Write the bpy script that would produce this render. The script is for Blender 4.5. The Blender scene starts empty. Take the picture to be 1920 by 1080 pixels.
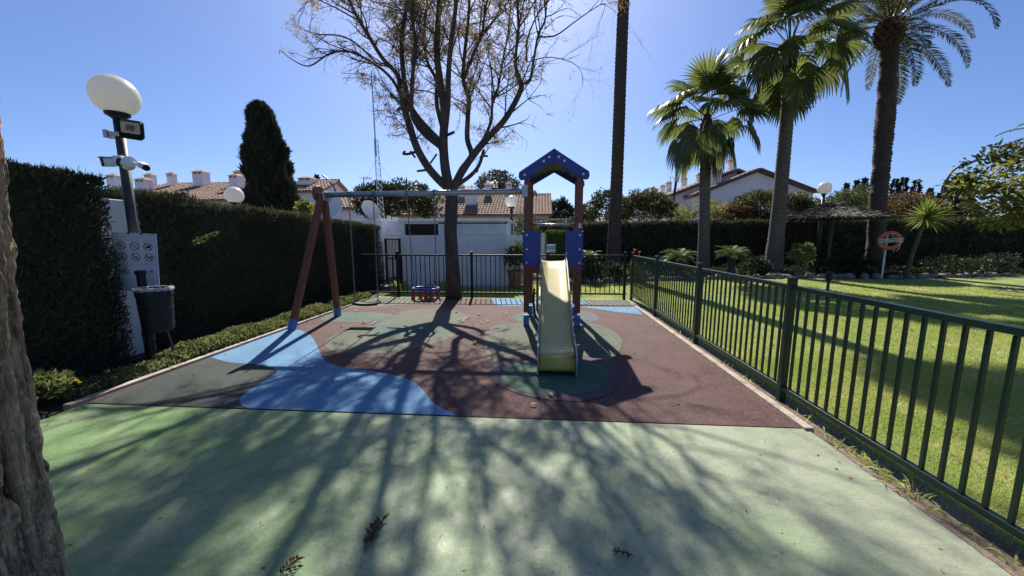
import bpy, math, random
import numpy as np
from mathutils import Vector, Matrix, noise as mnoise

random.seed(7)
rng = np.random.default_rng(11)
sc = bpy.context.scene
col = sc.collection
R = math.radians

# ------------------------------------------------------------------ camera
FPX, CAMH = 693.3, 1.55
PITCH, YAW = R(7.80), R(4.087)
cd = bpy.data.cameras.new('camera'); cam = bpy.data.objects.new('camera', cd); col.objects.link(cam)
cam.location = (0, 0, CAMH); cam.rotation_euler = (math.pi/2 - PITCH, 0, YAW)
cd.sensor_width = 36; cd.lens = FPX/1920*36; cd.clip_start = .05; cd.clip_end = 3000
sc.camera = cam
# ------------------------------------------------------------------ sky, sun, exposure
SUN_EL = R(44); SUN_AZ = math.atan2(-0.135, 1)          # azimuth from +Y towards +X
w = bpy.data.worlds.new('World'); sc.world = w; w.use_nodes = True
nt = w.node_tree; bg = nt.nodes['Background']
sky = nt.nodes.new('ShaderNodeTexSky'); sky.sky_type = 'NISHITA'; sky.sun_disc = False
sky.sun_elevation = SUN_EL; sky.sun_rotation = SUN_AZ
sky.air_density = 0.8; sky.dust_density = 1.0; sky.ozone_density = 9; sky.altitude = 50
wb = nt.nodes.new('ShaderNodeMix'); wb.data_type = 'RGBA'; wb.blend_type = 'MULTIPLY'; wb.inputs[0].default_value = 1; wb.inputs[7].default_value = (.92, .905, .97, 1)
nt.links.new(sky.outputs[0], wb.inputs[6]); nt.links.new(wb.outputs[2], bg.inputs[0]); bg.inputs[1].default_value = 0.092
sd = bpy.data.lights.new('sun', 'SUN'); sd.energy = 5.0; sd.angle = R(0.53); sd.color = (1, .94, .84)
sun = bpy.data.objects.new('sun', sd); col.objects.link(sun)
dvec = Vector((-math.sin(SUN_AZ)*math.cos(SUN_EL), -math.cos(SUN_AZ)*math.cos(SUN_EL), -math.sin(SUN_EL)))
sun.rotation_euler = dvec.to_track_quat('-Z', 'Y').to_euler(); sun.location = (-3, 20, 25)
sc.view_settings.view_transform = 'Standard'; sc.view_settings.look = 'None'
sc.view_settings.exposure = 0.66; sc.view_settings.gamma = 1; sc.view_settings.use_curve_mapping = False
try:
    sc.cycles.max_bounces = 8; sc.cycles.transparent_max_bounces = 6
except Exception: pass

# ------------------------------------------------------------------ helpers
_cm = Matrix.Rotation(YAW, 3, 'Z') @ Matrix.Rotation(-PITCH, 3, 'X')
def ray(px, py): return _cm @ Vector(((px-960)/FPX, 1, (540-py)/FPX))
def P(px, py, y):
    r = ray(px, py); t = y/r.y
    return Vector((r.x*t, y, r.z*t + CAMH))
def G(px, py, z=0):
    r = ray(px, py); t = (z-CAMH)/r.z
    return Vector((r.x*t, r.y*t, z))

class MB:
    def __init__(s): s.v = []; s.f = []; s.m = []; s.cm = 0
    def add(s, vs, fs):
        b = len(s.v); s.v += [tuple(v) for v in vs]
        for f in fs: s.f.append([i+b for i in f]); s.m.append(s.cm)
        return s
    def box(s, c, size, rot=None):
        hx, hy, hz = size[0]/2, size[1]/2, size[2]/2
        vs = [Vector((x, y, z)) for x in (-hx, hx) for y in (-hy, hy) for z in (-hz, hz)]
        if rot is not None: vs = [rot @ v for v in vs]
        c = Vector(c); vs = [v + c for v in vs]
        return s.add(vs, [(0,1,3,2),(4,6,7,5),(0,4,5,1),(2,3,7,6),(0,2,6,4),(1,5,7,3)])
    def beam(s, a, b, wx, wz, up=(0,0,1)):
        a, b = Vector(a), Vector(b); d = (b-a); L = d.length; d.normalize()
        u = Vector(up); x = d.cross(u)
        if x.length < 1e-4: x = d.cross(Vector((0,1,0)))
        x.normalize(); z = x.cross(d)
        rot = Matrix((x, d, z)).transposed()
        return s.box((a+b)/2, (wx, L, wz), rot)
    def tube(s, pts, rad, n=8, cap=True):
        pts = [Vector(p) for p in pts]
        if not hasattr(rad, '__len__'): rad = [rad]*len(pts)
        prev = None; rings = []; vs = []
        for i, p in enumerate(pts):
            d = (pts[min(i+1, len(pts)-1)] - pts[max(i-1, 0)])
            if d.length < 1e-9: d = Vector((0,0,1))
            d.normalize()
            if prev is None:
                x = d.orthogonal()
            else:
                x = prev - d*prev.dot(d)
                if x.length < 1e-5: x = d.orthogonal()
            x.normalize(); prev = x; y = d.cross(x)
            for k in range(n):
                a = 2*math.pi*k/n
                vs.append(p + (x*math.cos(a) + y*math.sin(a))*rad[i])
        fs = []
        for i in range(len(pts)-1):
            for k in range(n):
                fs.append((i*n+k, i*n+(k+1)%n, (i+1)*n+(k+1)%n, (i+1)*n+k))
        if cap:
            fs.append(tuple(range(n-1, -1, -1))); fs.append(tuple((len(pts)-1)*n+k for k in range(n)))
        return s.add(vs, fs)
    def lathe(s, prof, c=(0,0,0), n=24, rot=None):
        c = Vector(c); vs = []; fs = []
        for r, z in prof:
            for k in range(n):
                a = 2*math.pi*k/n; v = Vector((r*math.cos(a), r*math.sin(a), z))
                vs.append((rot @ v if rot is not None else v) + c)
        m = len(prof)
        for i in range(m-1):
            for k in range(n):
                fs.append((i*n+k, i*n+(k+1)%n, (i+1)*n+(k+1)%n, (i+1)*n+k))
        if prof[0][0] > 1e-4: fs.append(tuple(range(n-1, -1, -1)))
        if prof[-1][0] > 1e-4: fs.append(tuple((m-1)*n+k for k in range(n)))
        return s.add(vs, fs)
    def sphere(s, c, r, n=24, sq=(1,1,1)):
        c = Vector(c); m = n//2
        vs = []; fs = []
        for i in range(m+1):
            t = math.pi*i/m
            for k in range(n):
                a = 2*math.pi*k/n
                vs.append(c + Vector((r*sq[0]*math.sin(t)*math.cos(a), r*sq[1]*math.sin(t)*math.sin(a), -r*sq[2]*math.cos(t))))
        for i in range(m):
            for k in range(n):
                fs.append((i*n+k, i*n+(k+1)%n, (i+1)*n+(k+1)%n, (i+1)*n+k))
        return s.add(vs, fs)
    def prism(s, poly, o, ax, ay, depth):
        """poly 2d, placed at o with axes ax, ay, extruded by depth vector"""
        o, ax, ay, dv = Vector(o), Vector(ax), Vector(ay), Vector(depth)
        n = len(poly); vs = [o+ax*x+ay*y for x, y in poly]; vs += [v+dv for v in vs]
        fs = [tuple(range(n)), tuple(range(2*n-1, n-1, -1))]
        for i in range(n): fs.append((i, (i+1) % n, n+(i+1) % n, n+i))
        return s.add(vs, fs)
    def torus(s, c, R_, r, n=24, k=8, rot=None, arc=2*math.pi):
        pts = []
        for i in range(n+1):
            a = arc*i/n; v = Vector((R_*math.cos(a), R_*math.sin(a), 0))
            pts.append((rot @ v if rot is not None else v) + Vector(c))
        return s.tube(pts, r, k, cap=arc < 6.2)

ORG = {}
def link(o, parent, origin):
    col.objects.link(o)
    if parent is not None:
        o.parent = parent
    else:
        o.location = origin
    ORG[o.name] = Vector(origin)
def obj(name, mb, mat, parent=None, smooth=False, bevel=0, loc=(0,0,0)):
    org = ORG[parent.name] if parent is not None else Vector(loc)
    me = bpy.data.meshes.new(name)
    if isinstance(mb, MB):
        me.from_pydata([(v[0]-org.x, v[1]-org.y, v[2]-org.z) for v in mb.v], [], mb.f)
        mats = mat if isinstance(mat, (list, tuple)) else [mat]
        for m in mats: me.materials.append(m)
        if len(mats) > 1: me.polygons.foreach_set('material_index', mb.m)
    else:
        V, Q = mb                                    # numpy verts, faces (quads or tris)
        V = np.asarray(V, np.float32) - np.array(org, np.float32)
        k = Q.shape[1]; nf = len(Q)
        me.vertices.add(len(V)); me.vertices.foreach_set('co', V.ravel())
        me.loops.add(nf*k); me.loops.foreach_set('vertex_index', Q.astype(np.int32).ravel())
        me.polygons.add(nf); me.polygons.foreach_set('loop_start', np.arange(0, nf*k, k, dtype=np.int32))
        me.polygons.foreach_set('loop_total', np.full(nf, k, np.int32))
        me.materials.append(mat)
    me.validate(); me.update(calc_edges=True)
    if smooth: me.polygons.foreach_set('use_smooth', [True]*len(me.polygons))
    o = bpy.data.objects.new(name, me); link(o, parent, org)
    if bevel:
        b = o.modifiers.new('bevel', 'BEVEL'); b.width = bevel; b.segments = 2; b.limit_method = 'ANGLE'
    return o
def tag(o, label=None, cat=None, group=None, kind=None):
    for k, v in (('label', label), ('category', cat), ('group', group), ('kind', kind)):
        if v: o[k] = v
    return o
def thing(name, label, cat, loc=(0,0,0), group=None):
    o = bpy.data.objects.new(name, None); o.empty_display_size = .2
    link(o, None, loc); return tag(o, label, cat, group)
def struct(name, mb, mat, **k): return tag(obj(name, mb, mat, **k), kind='structure')
def inst(o, parent=None, loc=(0,0,0), rz=0, scale=1, name=None):
    c = o.copy(); col.objects.link(c)
    if name: c.name = name
    c.parent = parent; c.location = loc; c.rotation_euler = (0, 0, rz)
    c.scale = (scale,)*3 if not hasattr(scale, '__len__') else scale
    for k in ('label', 'category', 'group'):
        if parent is not None and k in c: del c[k]
    ORG[c.name] = Vector((0,0,0)) if parent is None else ORG[parent.name]
    return c
def copy_tree(o, parent=None):
    c = o.copy(); col.objects.link(c); c.parent = parent; ORG[c.name] = ORG[o.name]
    for ch in list(o.children): copy_tree(ch, c)
    return c

# ------------------------------------------------------------------ materials
def mat(name, c1, c2=None, scale=6, rough=.6, bump=0, bscale=40, metal=0, trans=0, island=False, detail=4, spec=.5, c3=None, stretch=None, speck=None, tcol=None, dust=None):
    m = bpy.data.materials.new(name); m.use_nodes = True
    nt = m.node_tree; N = nt.nodes; L = nt.links
    b = N['Principled BSDF']; out = N['Material Output']
    b.inputs['Roughness'].default_value = rough; b.inputs['Metallic'].default_value = metal
    b.inputs['Specular IOR Level'].default_value = spec
    tc = N.new('ShaderNodeTexCoord'); src = tc.outputs['Object']
    if stretch:
        mp = N.new('ShaderNodeMapping'); mp.inputs['Scale'].default_value = stretch
        L.new(src, mp.inputs[0]); src = mp.outputs[0]
    colout = None
    if c2 is not None:
        rp = N.new('ShaderNodeValToRGB')
        rp.color_ramp.elements[0].color = (*c1, 1); rp.color_ramp.elements[1].color = (*c2, 1)
        if island:
            g = N.new('ShaderNodeNewGeometry'); fac = g.outputs['Random Per Island']
            nz = N.new('ShaderNodeTexNoise'); nz.inputs['Scale'].default_value = scale; nz.inputs['Detail'].default_value = 2
            L.new(src, nz.inputs['Vector'])
            mx = N.new('ShaderNodeMath'); mx.operation = 'MULTIPLY_ADD'; L.new(nz.outputs[0], mx.inputs[0])
            mx.inputs[1].default_value = .9
            md = N.new('ShaderNodeMath'); md.operation = 'MULTIPLY_ADD'; L.new(fac, md.inputs[0]); md.inputs[1].default_value = .7; md.inputs[2].default_value = -.28
            L.new(md.outputs[0], mx.inputs[2]); fac = mx.outputs[0]
            rp.color_ramp.elements[0].position = .1; rp.color_ramp.elements[1].position = .95
        else:
            nz = N.new('ShaderNodeTexNoise'); nz.inputs['Scale'].default_value = scale; nz.inputs['Detail'].default_value = detail
            nz.inputs['Roughness'].default_value = .62
            L.new(src, nz.inputs['Vector']); fac = nz.outputs[0]
            rp.color_ramp.elements[0].position = .32; rp.color_ramp.elements[1].position = .68
        if c3 is not None:
            e = rp.color_ramp.elements.new(.5); e.color = (*c3, 1)
        L.new(fac, rp.inputs[0]); colout = rp.outputs[0]
        if speck:
            sc_, amt, scol = speck
            n2 = N.new('ShaderNodeTexNoise'); n2.inputs['Scale'].default_value = sc_; n2.inputs['Detail'].default_value = 2
            L.new(tc.outputs['Object'], n2.inputs['Vector'])
            r2 = N.new('ShaderNodeValToRGB'); r2.color_ramp.elements[0].position = .52; r2.color_ramp.elements[1].position = .66
            r2.color_ramp.elements[0].color = (0,0,0,1); r2.color_ramp.elements[1].color = (amt,)*3 + (1,)
            L.new(n2.outputs[0], r2.inputs[0])
            mi = N.new('ShaderNodeMix'); mi.data_type = 'RGBA'; L.new(r2.outputs[0], mi.inputs[0]); L.new(colout, mi.inputs[6]); mi.inputs[7].default_value = (*scol, 1)
            colout = mi.outputs[2]
        if dust:
            n3 = N.new('ShaderNodeTexNoise'); n3.inputs['Scale'].default_value = 1.6; n3.inputs['Detail'].default_value = 9; n3.inputs['Roughness'].default_value = .7
            L.new(tc.outputs['Object'], n3.inputs['Vector'])
            r3 = N.new('ShaderNodeValToRGB'); r3.color_ramp.elements[0].position = .45; r3.color_ramp.elements[1].position = .72
            r3.color_ramp.elements[0].color = (0,0,0,1); r3.color_ramp.elements[1].color = (.42,.42,.42,1); L.new(n3.outputs[0], r3.inputs[0])
            m3 = N.new('ShaderNodeMix'); m3.data_type = 'RGBA'; L.new(r3.outputs[0], m3.inputs[0]); L.new(colout, m3.inputs[6]); m3.inputs[7].default_value = (*dust, 1); colout = m3.outputs[2]
        L.new(colout, b.inputs['Base Color'])
    else:
        b.inputs['Base Color'].default_value = (*c1, 1)
    if bump:
        nb = N.new('ShaderNodeTexNoise'); nb.inputs['Scale'].default_value = bscale; nb.inputs['Detail'].default_value = 5
        L.new(src, nb.inputs['Vector'])
        bp = N.new('ShaderNodeBump'); bp.inputs['Strength'].default_value = bump; bp.inputs['Distance'].default_value = .02
        L.new(nb.outputs[0], bp.inputs['Height']); L.new(bp.outputs[0], b.inputs['Normal'])
    if trans:
        t = N.new('ShaderNodeBsdfTranslucent'); ms = N.new('ShaderNodeMixShader'); ms.inputs[0].default_value = trans
        if tcol:
            t.inputs[0].default_value = (*tcol, 1)
        elif colout is not None:
            hs = N.new('ShaderNodeHueSaturation'); hs.inputs['Value'].default_value = 1.5; hs.inputs['Hue'].default_value = .48
            L.new(colout, hs.inputs['Color']); L.new(hs.outputs[0], t.inputs[0])
        else: t.inputs[0].default_value = (*c1, 1)
        L.new(b.outputs[0], ms.inputs[1]); L.new(t.outputs[0], ms.inputs[2]); L.new(ms.outputs[0], out.inputs[0])
    return m

M = {}
M['earth'] = mat('earth', (.10,.075,.05), (.2,.16,.11), 3, .95, .6, 30)
M['soil'] = mat('soil', (.03,.024,.017), (.07,.055,.04), 5, .95, .8, 25)
M['lawn'] = mat('lawn', (.13,.215,.03), (.42,.36,.13), 1.5, .9, .9, 90, detail=9, c3=(.19,.265,.045), speck=(9, .6, (.32,.26,.12)))
M['grass'] = mat('grass', (.17,.32,.034), (.54,.52,.16), 1.4, .6, island=True, trans=.35)
M['maroon'] = mat('maroon_rubber', (0.058,0.023,0.020), (0.089,0.038,0.033), 1.3, .85, .5, 120, detail=6, speck=(95, .6, (0.204,0.115,0.102)), dust=(0.145,0.098,0.081))
M['blue_rubber'] = mat('blue_rubber', (.055,.165,.315), (.105,.265,.45), 2, .85, .5, 120, detail=6, speck=(95, .45, (.24,.40,.56)), dust=(.18,.30,.40))
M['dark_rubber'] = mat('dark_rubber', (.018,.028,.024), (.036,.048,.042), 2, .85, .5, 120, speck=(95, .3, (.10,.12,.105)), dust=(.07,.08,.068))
M['grey_rubber'] = mat('grey_green_rubber', (.060,.070,.046), (.105,.115,.08), 2, .85, .5, 120, detail=6, speck=(95, .35, (0.255,0.264,0.204)), dust=(0.170,0.170,0.128))
M['teal_rubber'] = mat('teal_rubber', (.038,.082,.064), (.072,.122,.096), 2, .85, .5, 120, speck=(95, .3, (0.187,0.264,0.212)), dust=(0.145,0.170,0.136))
M['green_rubber'] = mat('green_rubber', (0.024,0.076,0.047), (0.051,0.123,0.078), 2, .85, .5, 120, speck=(95, .3, (0.136,0.246,0.170)), dust=(0.102,0.145,0.102))
M['purple_rubber'] = mat('purple_rubber', (0.055,0.031,0.043), (0.089,0.051,0.066), 2, .85, .5, 120, speck=(95, .3, (0.187,0.136,0.162)), dust=(0.128,0.098,0.098))
M['slate_rubber'] = mat('slate_rubber', (0.055,0.061,0.076), (0.093,0.102,0.119), 2, .85, .5, 120, speck=(95, .3, (0.204,0.212,0.238)), dust=(0.145,0.145,0.145))
M['olive_rubber'] = mat('olive_rubber', (0.085,0.092,0.055), (0.145,0.151,0.098), 2, .85, .5, 120, speck=(95, .3, (0.255,0.264,0.196)), dust=(0.170,0.170,0.119))
M['kerb'] = mat('kerb_concrete', (.33,.27,.21), (.5,.43,.35), 5, .9, .4, 60, speck=(9, .5, (.2,.15,.11)))
M['white_wall'] = mat('white_wall', (.76,.77,.78), (.86,.87,.88), 1.2, .85, .15, 50, detail=7, speck=(2.2, .25, (.45,.44,.42)))
M['house_white'] = mat('house_white', (.80,.80,.80), (.87,.87,.86), .6, .85, .1, 20)
M['tile'] = mat('clay_tile', (.25,.145,.095), (.47,.32,.235), 3.0, .85, .4, 30, detail=8, c3=(.37,.24,.165), speck=(5, .5, (.17,.12,.09)))
M['verge'] = mat('verge_tile', (.09,.052,.045), (.15,.09,.075), 4, .8)
M['fence'] = mat('fence_green', (.005,.024,.018), (.008,.034,.025), 8, .36, .06, 60, spec=.4)
M['fence_top'] = M['fence']
M['black_metal'] = mat('black_metal', (.007,.008,.011), (.013,.015,.019), 8, .45, spec=.3)
M['pole'] = mat('pole_grey', (.03,.032,.037), (.05,.052,.058), 6, .5)
M['galv'] = mat('galvanised_steel', (.32,.34,.36), (.45,.47,.49), 14, .42, .05, 60, metal=.75)
M['steel'] = mat('steel', (.5,.5,.5), None, rough=.35, metal=.9)
M['timber'] = mat('stained_timber', (.13,.04,.024), (.23,.075,.045), 6, .55, .25, 25, stretch=(12,12,.7), detail=6)
M['blue_board'] = mat('blue_board', (.012,.035,.22), (.022,.055,.29), 4, .38, .08, 50)
M['blue_sleeve'] = mat('blue_sleeve', (.05,.14,.42), (.09,.2,.5), 5, .5)
M['vault'] = mat('green_vault', (.045,.065,.02), (.08,.11,.035), 5, .5)
M['slide'] = mat('slide_yellow', (.84,.70,.28), (.88,.78,.40), 3, .36, .05, 40, trans=.38, tcol=(.88,.74,.32), speck=(5, .25, (.55,.5,.36)))
M['slide_lip'] = mat('slide_yellow_lip', (.62,.48,.10), (.7,.56,.15), 3, .35, trans=.2, tcol=(.8,.6,.05))
M['cheek'] = mat('slide_cheek', (.30,.30,.28), (.4,.4,.38), 8, .4, metal=.3)
M['rubber_black'] = mat('black_rubber', (.012,.012,.015), (.022,.022,.027), 8, .55, spec=.3)
M['red_plastic'] = mat('red_plastic', (.34,.03,.035), (.42,.05,.05), 5, .45)
M['blue_plastic'] = mat('blue_plastic', (.04,.06,.25), (.07,.1,.33), 5, .4)
M['chain'] = mat('chain_steel', (.16,.16,.17), (.26,.26,.27), 20, .45, metal=.8)
M['globe'] = mat('opal_globe', (.80,.79,.75), (.84,.83,.8), 2, .3, trans=.45, tcol=(.9,.88,.82))
M['white_plastic'] = mat('white_plastic', (.72,.72,.7), (.78,.78,.76), 4, .45)
M['lens'] = mat('lens_glass', (.012,.012,.015), None, rough=.1)
M['led'] = mat('led_glass', (.42,.42,.37), (.5,.5,.45), 30, .2)
M['sign_white'] = mat('sign_white', (.62,.66,.78), (.68,.72,.83), 4, .4)
M['sign_red'] = mat('sign_red', (.33,.02,.03), None, rough=.5)
M['sign_blue'] = mat('sign_blue', (.03,.05,.28), None, rough=.5)
M['sign_black'] = mat('sign_black', (.02,.015,.02), None, rough=.5)
M['sign_grey'] = mat('sign_text_grey', (.3,.3,.42), None, rough=.5)
M['sign_pinktext'] = mat('sign_text_red', (.5,.25,.3), None, rough=.5)
M['sign_pink'] = mat('sign_pink', (.6,.25,.27), None, rough=.5)
M['sign_tan'] = mat('sign_tan', (.4,.25,.1), None, rough=.5)
M['bin_bag'] = mat('clear_bag', (.4,.4,.42), (.6,.6,.62), 40, .25, .8, 60, trans=.3)
M['louver'] = mat('louver_brown', (.05,.045,.04), (.08,.07,.06), 10, .6)
M['terracotta'] = mat('terracotta_pot', (.25,.11,.06), (.34,.16,.09), 5, .8)
M['orange_ring'] = mat('orange_ring', (.50,.12,.06), (.60,.17,.09), 4, .5)
M['rope'] = mat('rope_white', (.6,.58,.55), (.72,.7,.66), 20, .8)
M['thatch'] = mat('thatch', (.03,.025,.023), (.08,.07,.062), 6, .9, .8, 50, stretch=(1,1,1))
M['thatch_straw'] = mat('thatch_straw', (.035,.03,.027), (.15,.135,.12), 3, .8, island=True)
M['stone'] = mat('stone', (.14,.125,.105), (.3,.27,.23), 4, .9, .7, 14)
M['dish'] = mat('dish_white', (.66,.66,.64), (.74,.74,.72), 2, .5)
# bark and foliage
M['bark_fg'] = mat('rough_bark', (.085,.050,.028), (.60,.44,.29), 26, .9, 1.0, 110, stretch=(1,1,.14), detail=10, c3=(.34,.235,.15), speck=(38, .5, (.6,.5,.38)))
M['bark_tree'] = mat('grey_brown_bark', (.045,.034,.028), (.11,.085,.07), 7, .9, .9, 25, stretch=(1,1,.3))
M['palm_bark'] = mat('palm_bark', (.075,.06,.05), (.17,.14,.12), 5, .9, .9, 10, stretch=(1,1,4))
M['palm_bark_dark'] = mat('dark_palm_bark', (.035,.026,.021), (.085,.062,.048), 5, .9, .9, 10, stretch=(1,1,4))
M['palm_boot'] = mat('palm_boots', (.05,.026,.018), (.12,.065,.04), 8, .9, .9, 20)
M['thin_bark'] = mat('shrub_bark', (.08,.06,.045), (.15,.12,.09), 7, .9)
def leafmat(n, a, b, t=.3, s=2, rough=.55, spec=.25, **k): M[n] = mat(n, a, b, s, rough, island=True, trans=t, spec=spec, **k)
leafmat('tree_leaf', (.125,.12,.045), (.31,.25,.10), .5)
leafmat('cypress_hedge', (.040,.046,.030), (.105,.108,.066), .18, 1.5, .75, .12)
leafmat('cypress_hedge_tip', (.05,.075,.02), (.11,.14,.04), .3)
leafmat('cypress_tree', (.026,.036,.022), (.075,.086,.05), .12, .8, .7, .12)
leafmat('box_topiary', (.03,.06,.015), (.09,.13,.03), .25)
leafmat('groundcover', (.07,.105,.03), (.22,.25,.10), .35, 4)
leafmat('shrub_olive', (.03,.043,.013), (.12,.12,.042), .3, 1.2)
leafmat('shrub_red', (.05,.055,.016), (.19,.11,.05), .3, 1.2)
leafmat('shrub_lime', (.10,.13,.025), (.24,.25,.06), .4, 1.2)
leafmat('shrub_green', (.035,.06,.02), (.10,.14,.045), .3, 1.2)
leafmat('shrub_dark', (.014,.024,.010), (.045,.06,.022), .25, 1.2)
leafmat('pine_far', (.025,.042,.022), (.065,.085,.045), .15, .1)
leafmat('conifer_far', (.012,.02,.015), (.035,.045,.03), .1, .3)
leafmat('lemon_leaf', (.045,.075,.013), (.26,.25,.045), .52, 1.5, .6, .2)
leafmat('fan_leaf', (.034,.060,.018), (.115,.145,.038), .55, 1.2, .36, .5)
leafmat('date_leaf', (.045,.06,.025), (.13,.14,.07), .35, 1.2, .42, .4)
leafmat('bright_leaf', (.16,.24,.03), (.36,.42,.07), .5)
leafmat('cycad_leaf', (.03,.07,.015), (.10,.16,.04), .3)
leafmat('yucca_leaf', (.08,.13,.02), (.25,.3,.06), .4)
leafmat('dead_leaf', (.035,.014,.008), (.10,.04,.02), .1)
leafmat('litter', (.2,.14,.06), (.42,.32,.16), .2)
leafmat('flower_yellow', (.75,.55,.02), (.85,.65,.05), .3)
leafmat('flower_orange', (.7,.2,.06), (.75,.3,.1), .3)
leafmat('agave_leaf', (.05,.08,.04), (.14,.18,.10), .2)

def court_mat():
    m = bpy.data.materials.new('painted_court'); m.use_nodes = True
    nt = m.node_tree; N = nt.nodes; L = nt.links; b = N['Principled BSDF']
    tc = N.new('ShaderNodeTexCoord')
    def noise(s, d=6, r=.6, stretch=None):
        n = N.new('ShaderNodeTexNoise'); n.inputs['Scale'].default_value = s; n.inputs['Detail'].default_value = d; n.inputs['Roughness'].default_value = r
        if stretch:
            mp = N.new('ShaderNodeMapping'); mp.inputs['Scale'].default_value = stretch; L.new(tc.outputs['Object'], mp.inputs[0]); L.new(mp.outputs[0], n.inputs[0])
        else: L.new(tc.outputs['Object'], n.inputs[0])
        return n.outputs[0]
    def ramp(f, p0, c0, p1, c1):
        r = N.new('ShaderNodeValToRGB'); r.color_ramp.elements[0].position = p0; r.color_ramp.elements[1].position = p1
        r.color_ramp.elements[0].color = (*c0, 1); r.color_ramp.elements[1].color = (*c1, 1); L.new(f, r.inputs[0]); return r.outputs[0]
    def mix(f, a, c, mode='MIX'):
        x = N.new('ShaderNodeMix'); x.data_type = 'RGBA'; x.blend_type = mode
        if isinstance(f, float): x.inputs[0].default_value = f
        else: L.new(f, x.inputs[0])
        L.new(a, x.inputs[6])
        if isinstance(c, tuple): x.inputs[7].default_value = (*c, 1)
        else: L.new(c, x.inputs[7])
        return x.outputs[2]
    sx = N.new('ShaderNodeSeparateXYZ'); L.new(tc.outputs['Object'], sx.inputs[0])
    paler_x = N.new('ShaderNodeMath'); paler_x.operation = 'MULTIPLY_ADD'; L.new(sx.outputs[0], paler_x.inputs[0]); paler_x.inputs[1].default_value = .17; paler_x.inputs[2].default_value = .47  # court colour turns from green to paler grey-green towards the lawn side
    w2 = N.new('ShaderNodeMath'); w2.operation = 'ADD'; L.new(paler_x.outputs[0], w2.inputs[0])
    nn = N.new('ShaderNodeMath'); nn.operation = 'MULTIPLY_ADD'; L.new(noise(.9, 7), nn.inputs[0]); nn.inputs[1].default_value = 1.1; nn.inputs[2].default_value = -.5; L.new(nn.outputs[0], w2.inputs[1])
    base = ramp(w2.outputs[0], .05, (.145,.255,.088), .95, (.315,.345,.24))
    blot = ramp(noise(2.1, 9, .7), .46, (0,0,0), .70, (.6,.6,.6)); c = mix(blot, base, (.36,.375,.28))
    grey = ramp(noise(3.7, 8, .72), .55, (0,0,0), .74, (.55,.55,.55)); c = mix(grey, c, (.20,.215,.155))
    sc2 = ramp(noise(1.6, 10, .75, (3, .8, 1)), .58, (0,0,0), .72, (.35,.35,.35)); c = mix(sc2, c, (.42,.42,.34))
    fine = ramp(noise(70, 5, .7), .3, (.74,.74,.74), .7, (1.14,1.14,1.14)); c = mix(.85, c, fine, 'MULTIPLY')
    mid = ramp(noise(13, 7, .75, (1, 1.6, 1)), .32, (.80,.81,.79), .7, (1.12,1.12,1.10)); c = mix(.9, c, mid, 'MULTIPLY')
    chip = ramp(noise(5.5, 10, .8), .635, (0,0,0), .68, (.8,.8,.8)); c = mix(chip, c, (.34,.34,.29))
    stain = ramp(noise(2.6, 8, .75, (1.4,.8,1)), .60, (0,0,0), .70, (.5,.5,.5)); c = mix(stain, c, (.12,.13,.095))
    # hairline cracks
    v = N.new('ShaderNodeTexVoronoi'); v.feature = 'DISTANCE_TO_EDGE'; v.inputs['Scale'].default_value = .62
    dn = N.new('ShaderNodeTexNoise'); dn.inputs['Scale'].default_value = 3; dn.inputs['Detail'].default_value = 5; L.new(tc.outputs['Object'], dn.inputs[0])
    va = N.new('ShaderNodeVectorMath'); va.operation = 'MULTIPLY_ADD'; L.new(dn.outputs[1], va.inputs[0]); va.inputs[1].default_value = (.55,.55,0); L.new(tc.outputs['Object'], va.inputs[2])
    L.new(va.outputs[0], v.inputs['Vector'])
    cr = ramp(v.outputs['Distance'], .0015, (.38,.38,.38), .004, (0,0,0))
    msk = ramp(noise(1.3, 3), .48, (0,0,0), .60, (1,1,1)); crm = mix(1.0, cr, msk, 'MULTIPLY'); c = mix(crm, c, (.07,.08,.065))
    dots = N.new('ShaderNodeTexVoronoi'); dots.inputs['Scale'].default_value = 7; L.new(tc.outputs['Object'], dots.inputs['Vector'])
    dd = ramp(dots.outputs['Distance'], .03, (.6,.6,.6), .06, (0,0,0)); c = mix(dd, c, (.09,.09,.075))
    L.new(c, b.inputs['Base Color'])
    rr = ramp(noise(5, 5), .3, (.5,.5,.5), .7, (.72,.72,.72)); L.new(rr, b.inputs['Roughness'])
    bp = N.new('ShaderNodeBump'); bp.inputs['Strength'].default_value = .25; bp.inputs['Distance'].default_value = .01
    L.new(noise(45, 6), bp.inputs['Height']); L.new(bp.outputs[0], b.inputs['Normal'])
    return m
M['court'] = court_mat()

# ------------------------------------------------------------------ foliage helpers
def unit(a): return a/np.maximum(np.linalg.norm(a, axis=1, keepdims=True), 1e-9)
def leafquads(Pb, D, Ln, Wd, droop=0, side=None):
    n = len(Pb); D = unit(D)
    S = unit(np.cross(D, rng.normal(size=(n, 3)) if side is None else side))
    Ln = np.broadcast_to(Ln, n)[:, None]; Wd = np.broadcast_to(Wd, n)[:, None]
    mid = Pb + D*Ln*.45; tip = Pb + D*Ln
    tip = tip - np.array([0, 0, 1.])*droop*Ln
    V = np.stack([Pb, mid+S*Wd/2, tip, mid-S*Wd/2], 1).reshape(-1, 3)
    return V, np.arange(4*n).reshape(n, 4)
def joinq(parts):
    Vs, Qs, b = [], [], 0
    for V, Q in parts: Vs.append(V); Qs.append(Q+b); b += len(V)
    return np.concatenate(Vs), np.concatenate(Qs)
def sn(p, f, ph=0):
    return (np.sin(p[:,0]*f+ph)+np.sin(p[:,1]*f*1.13+ph*2+1)+np.sin(p[:,2]*f*.9+ph*3+2)+np.sin((p[:,0]+p[:,1]-p[:,2])*f*.57+ph))/4
def rdir(n): return unit(rng.normal(size=(n, 3)))
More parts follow.
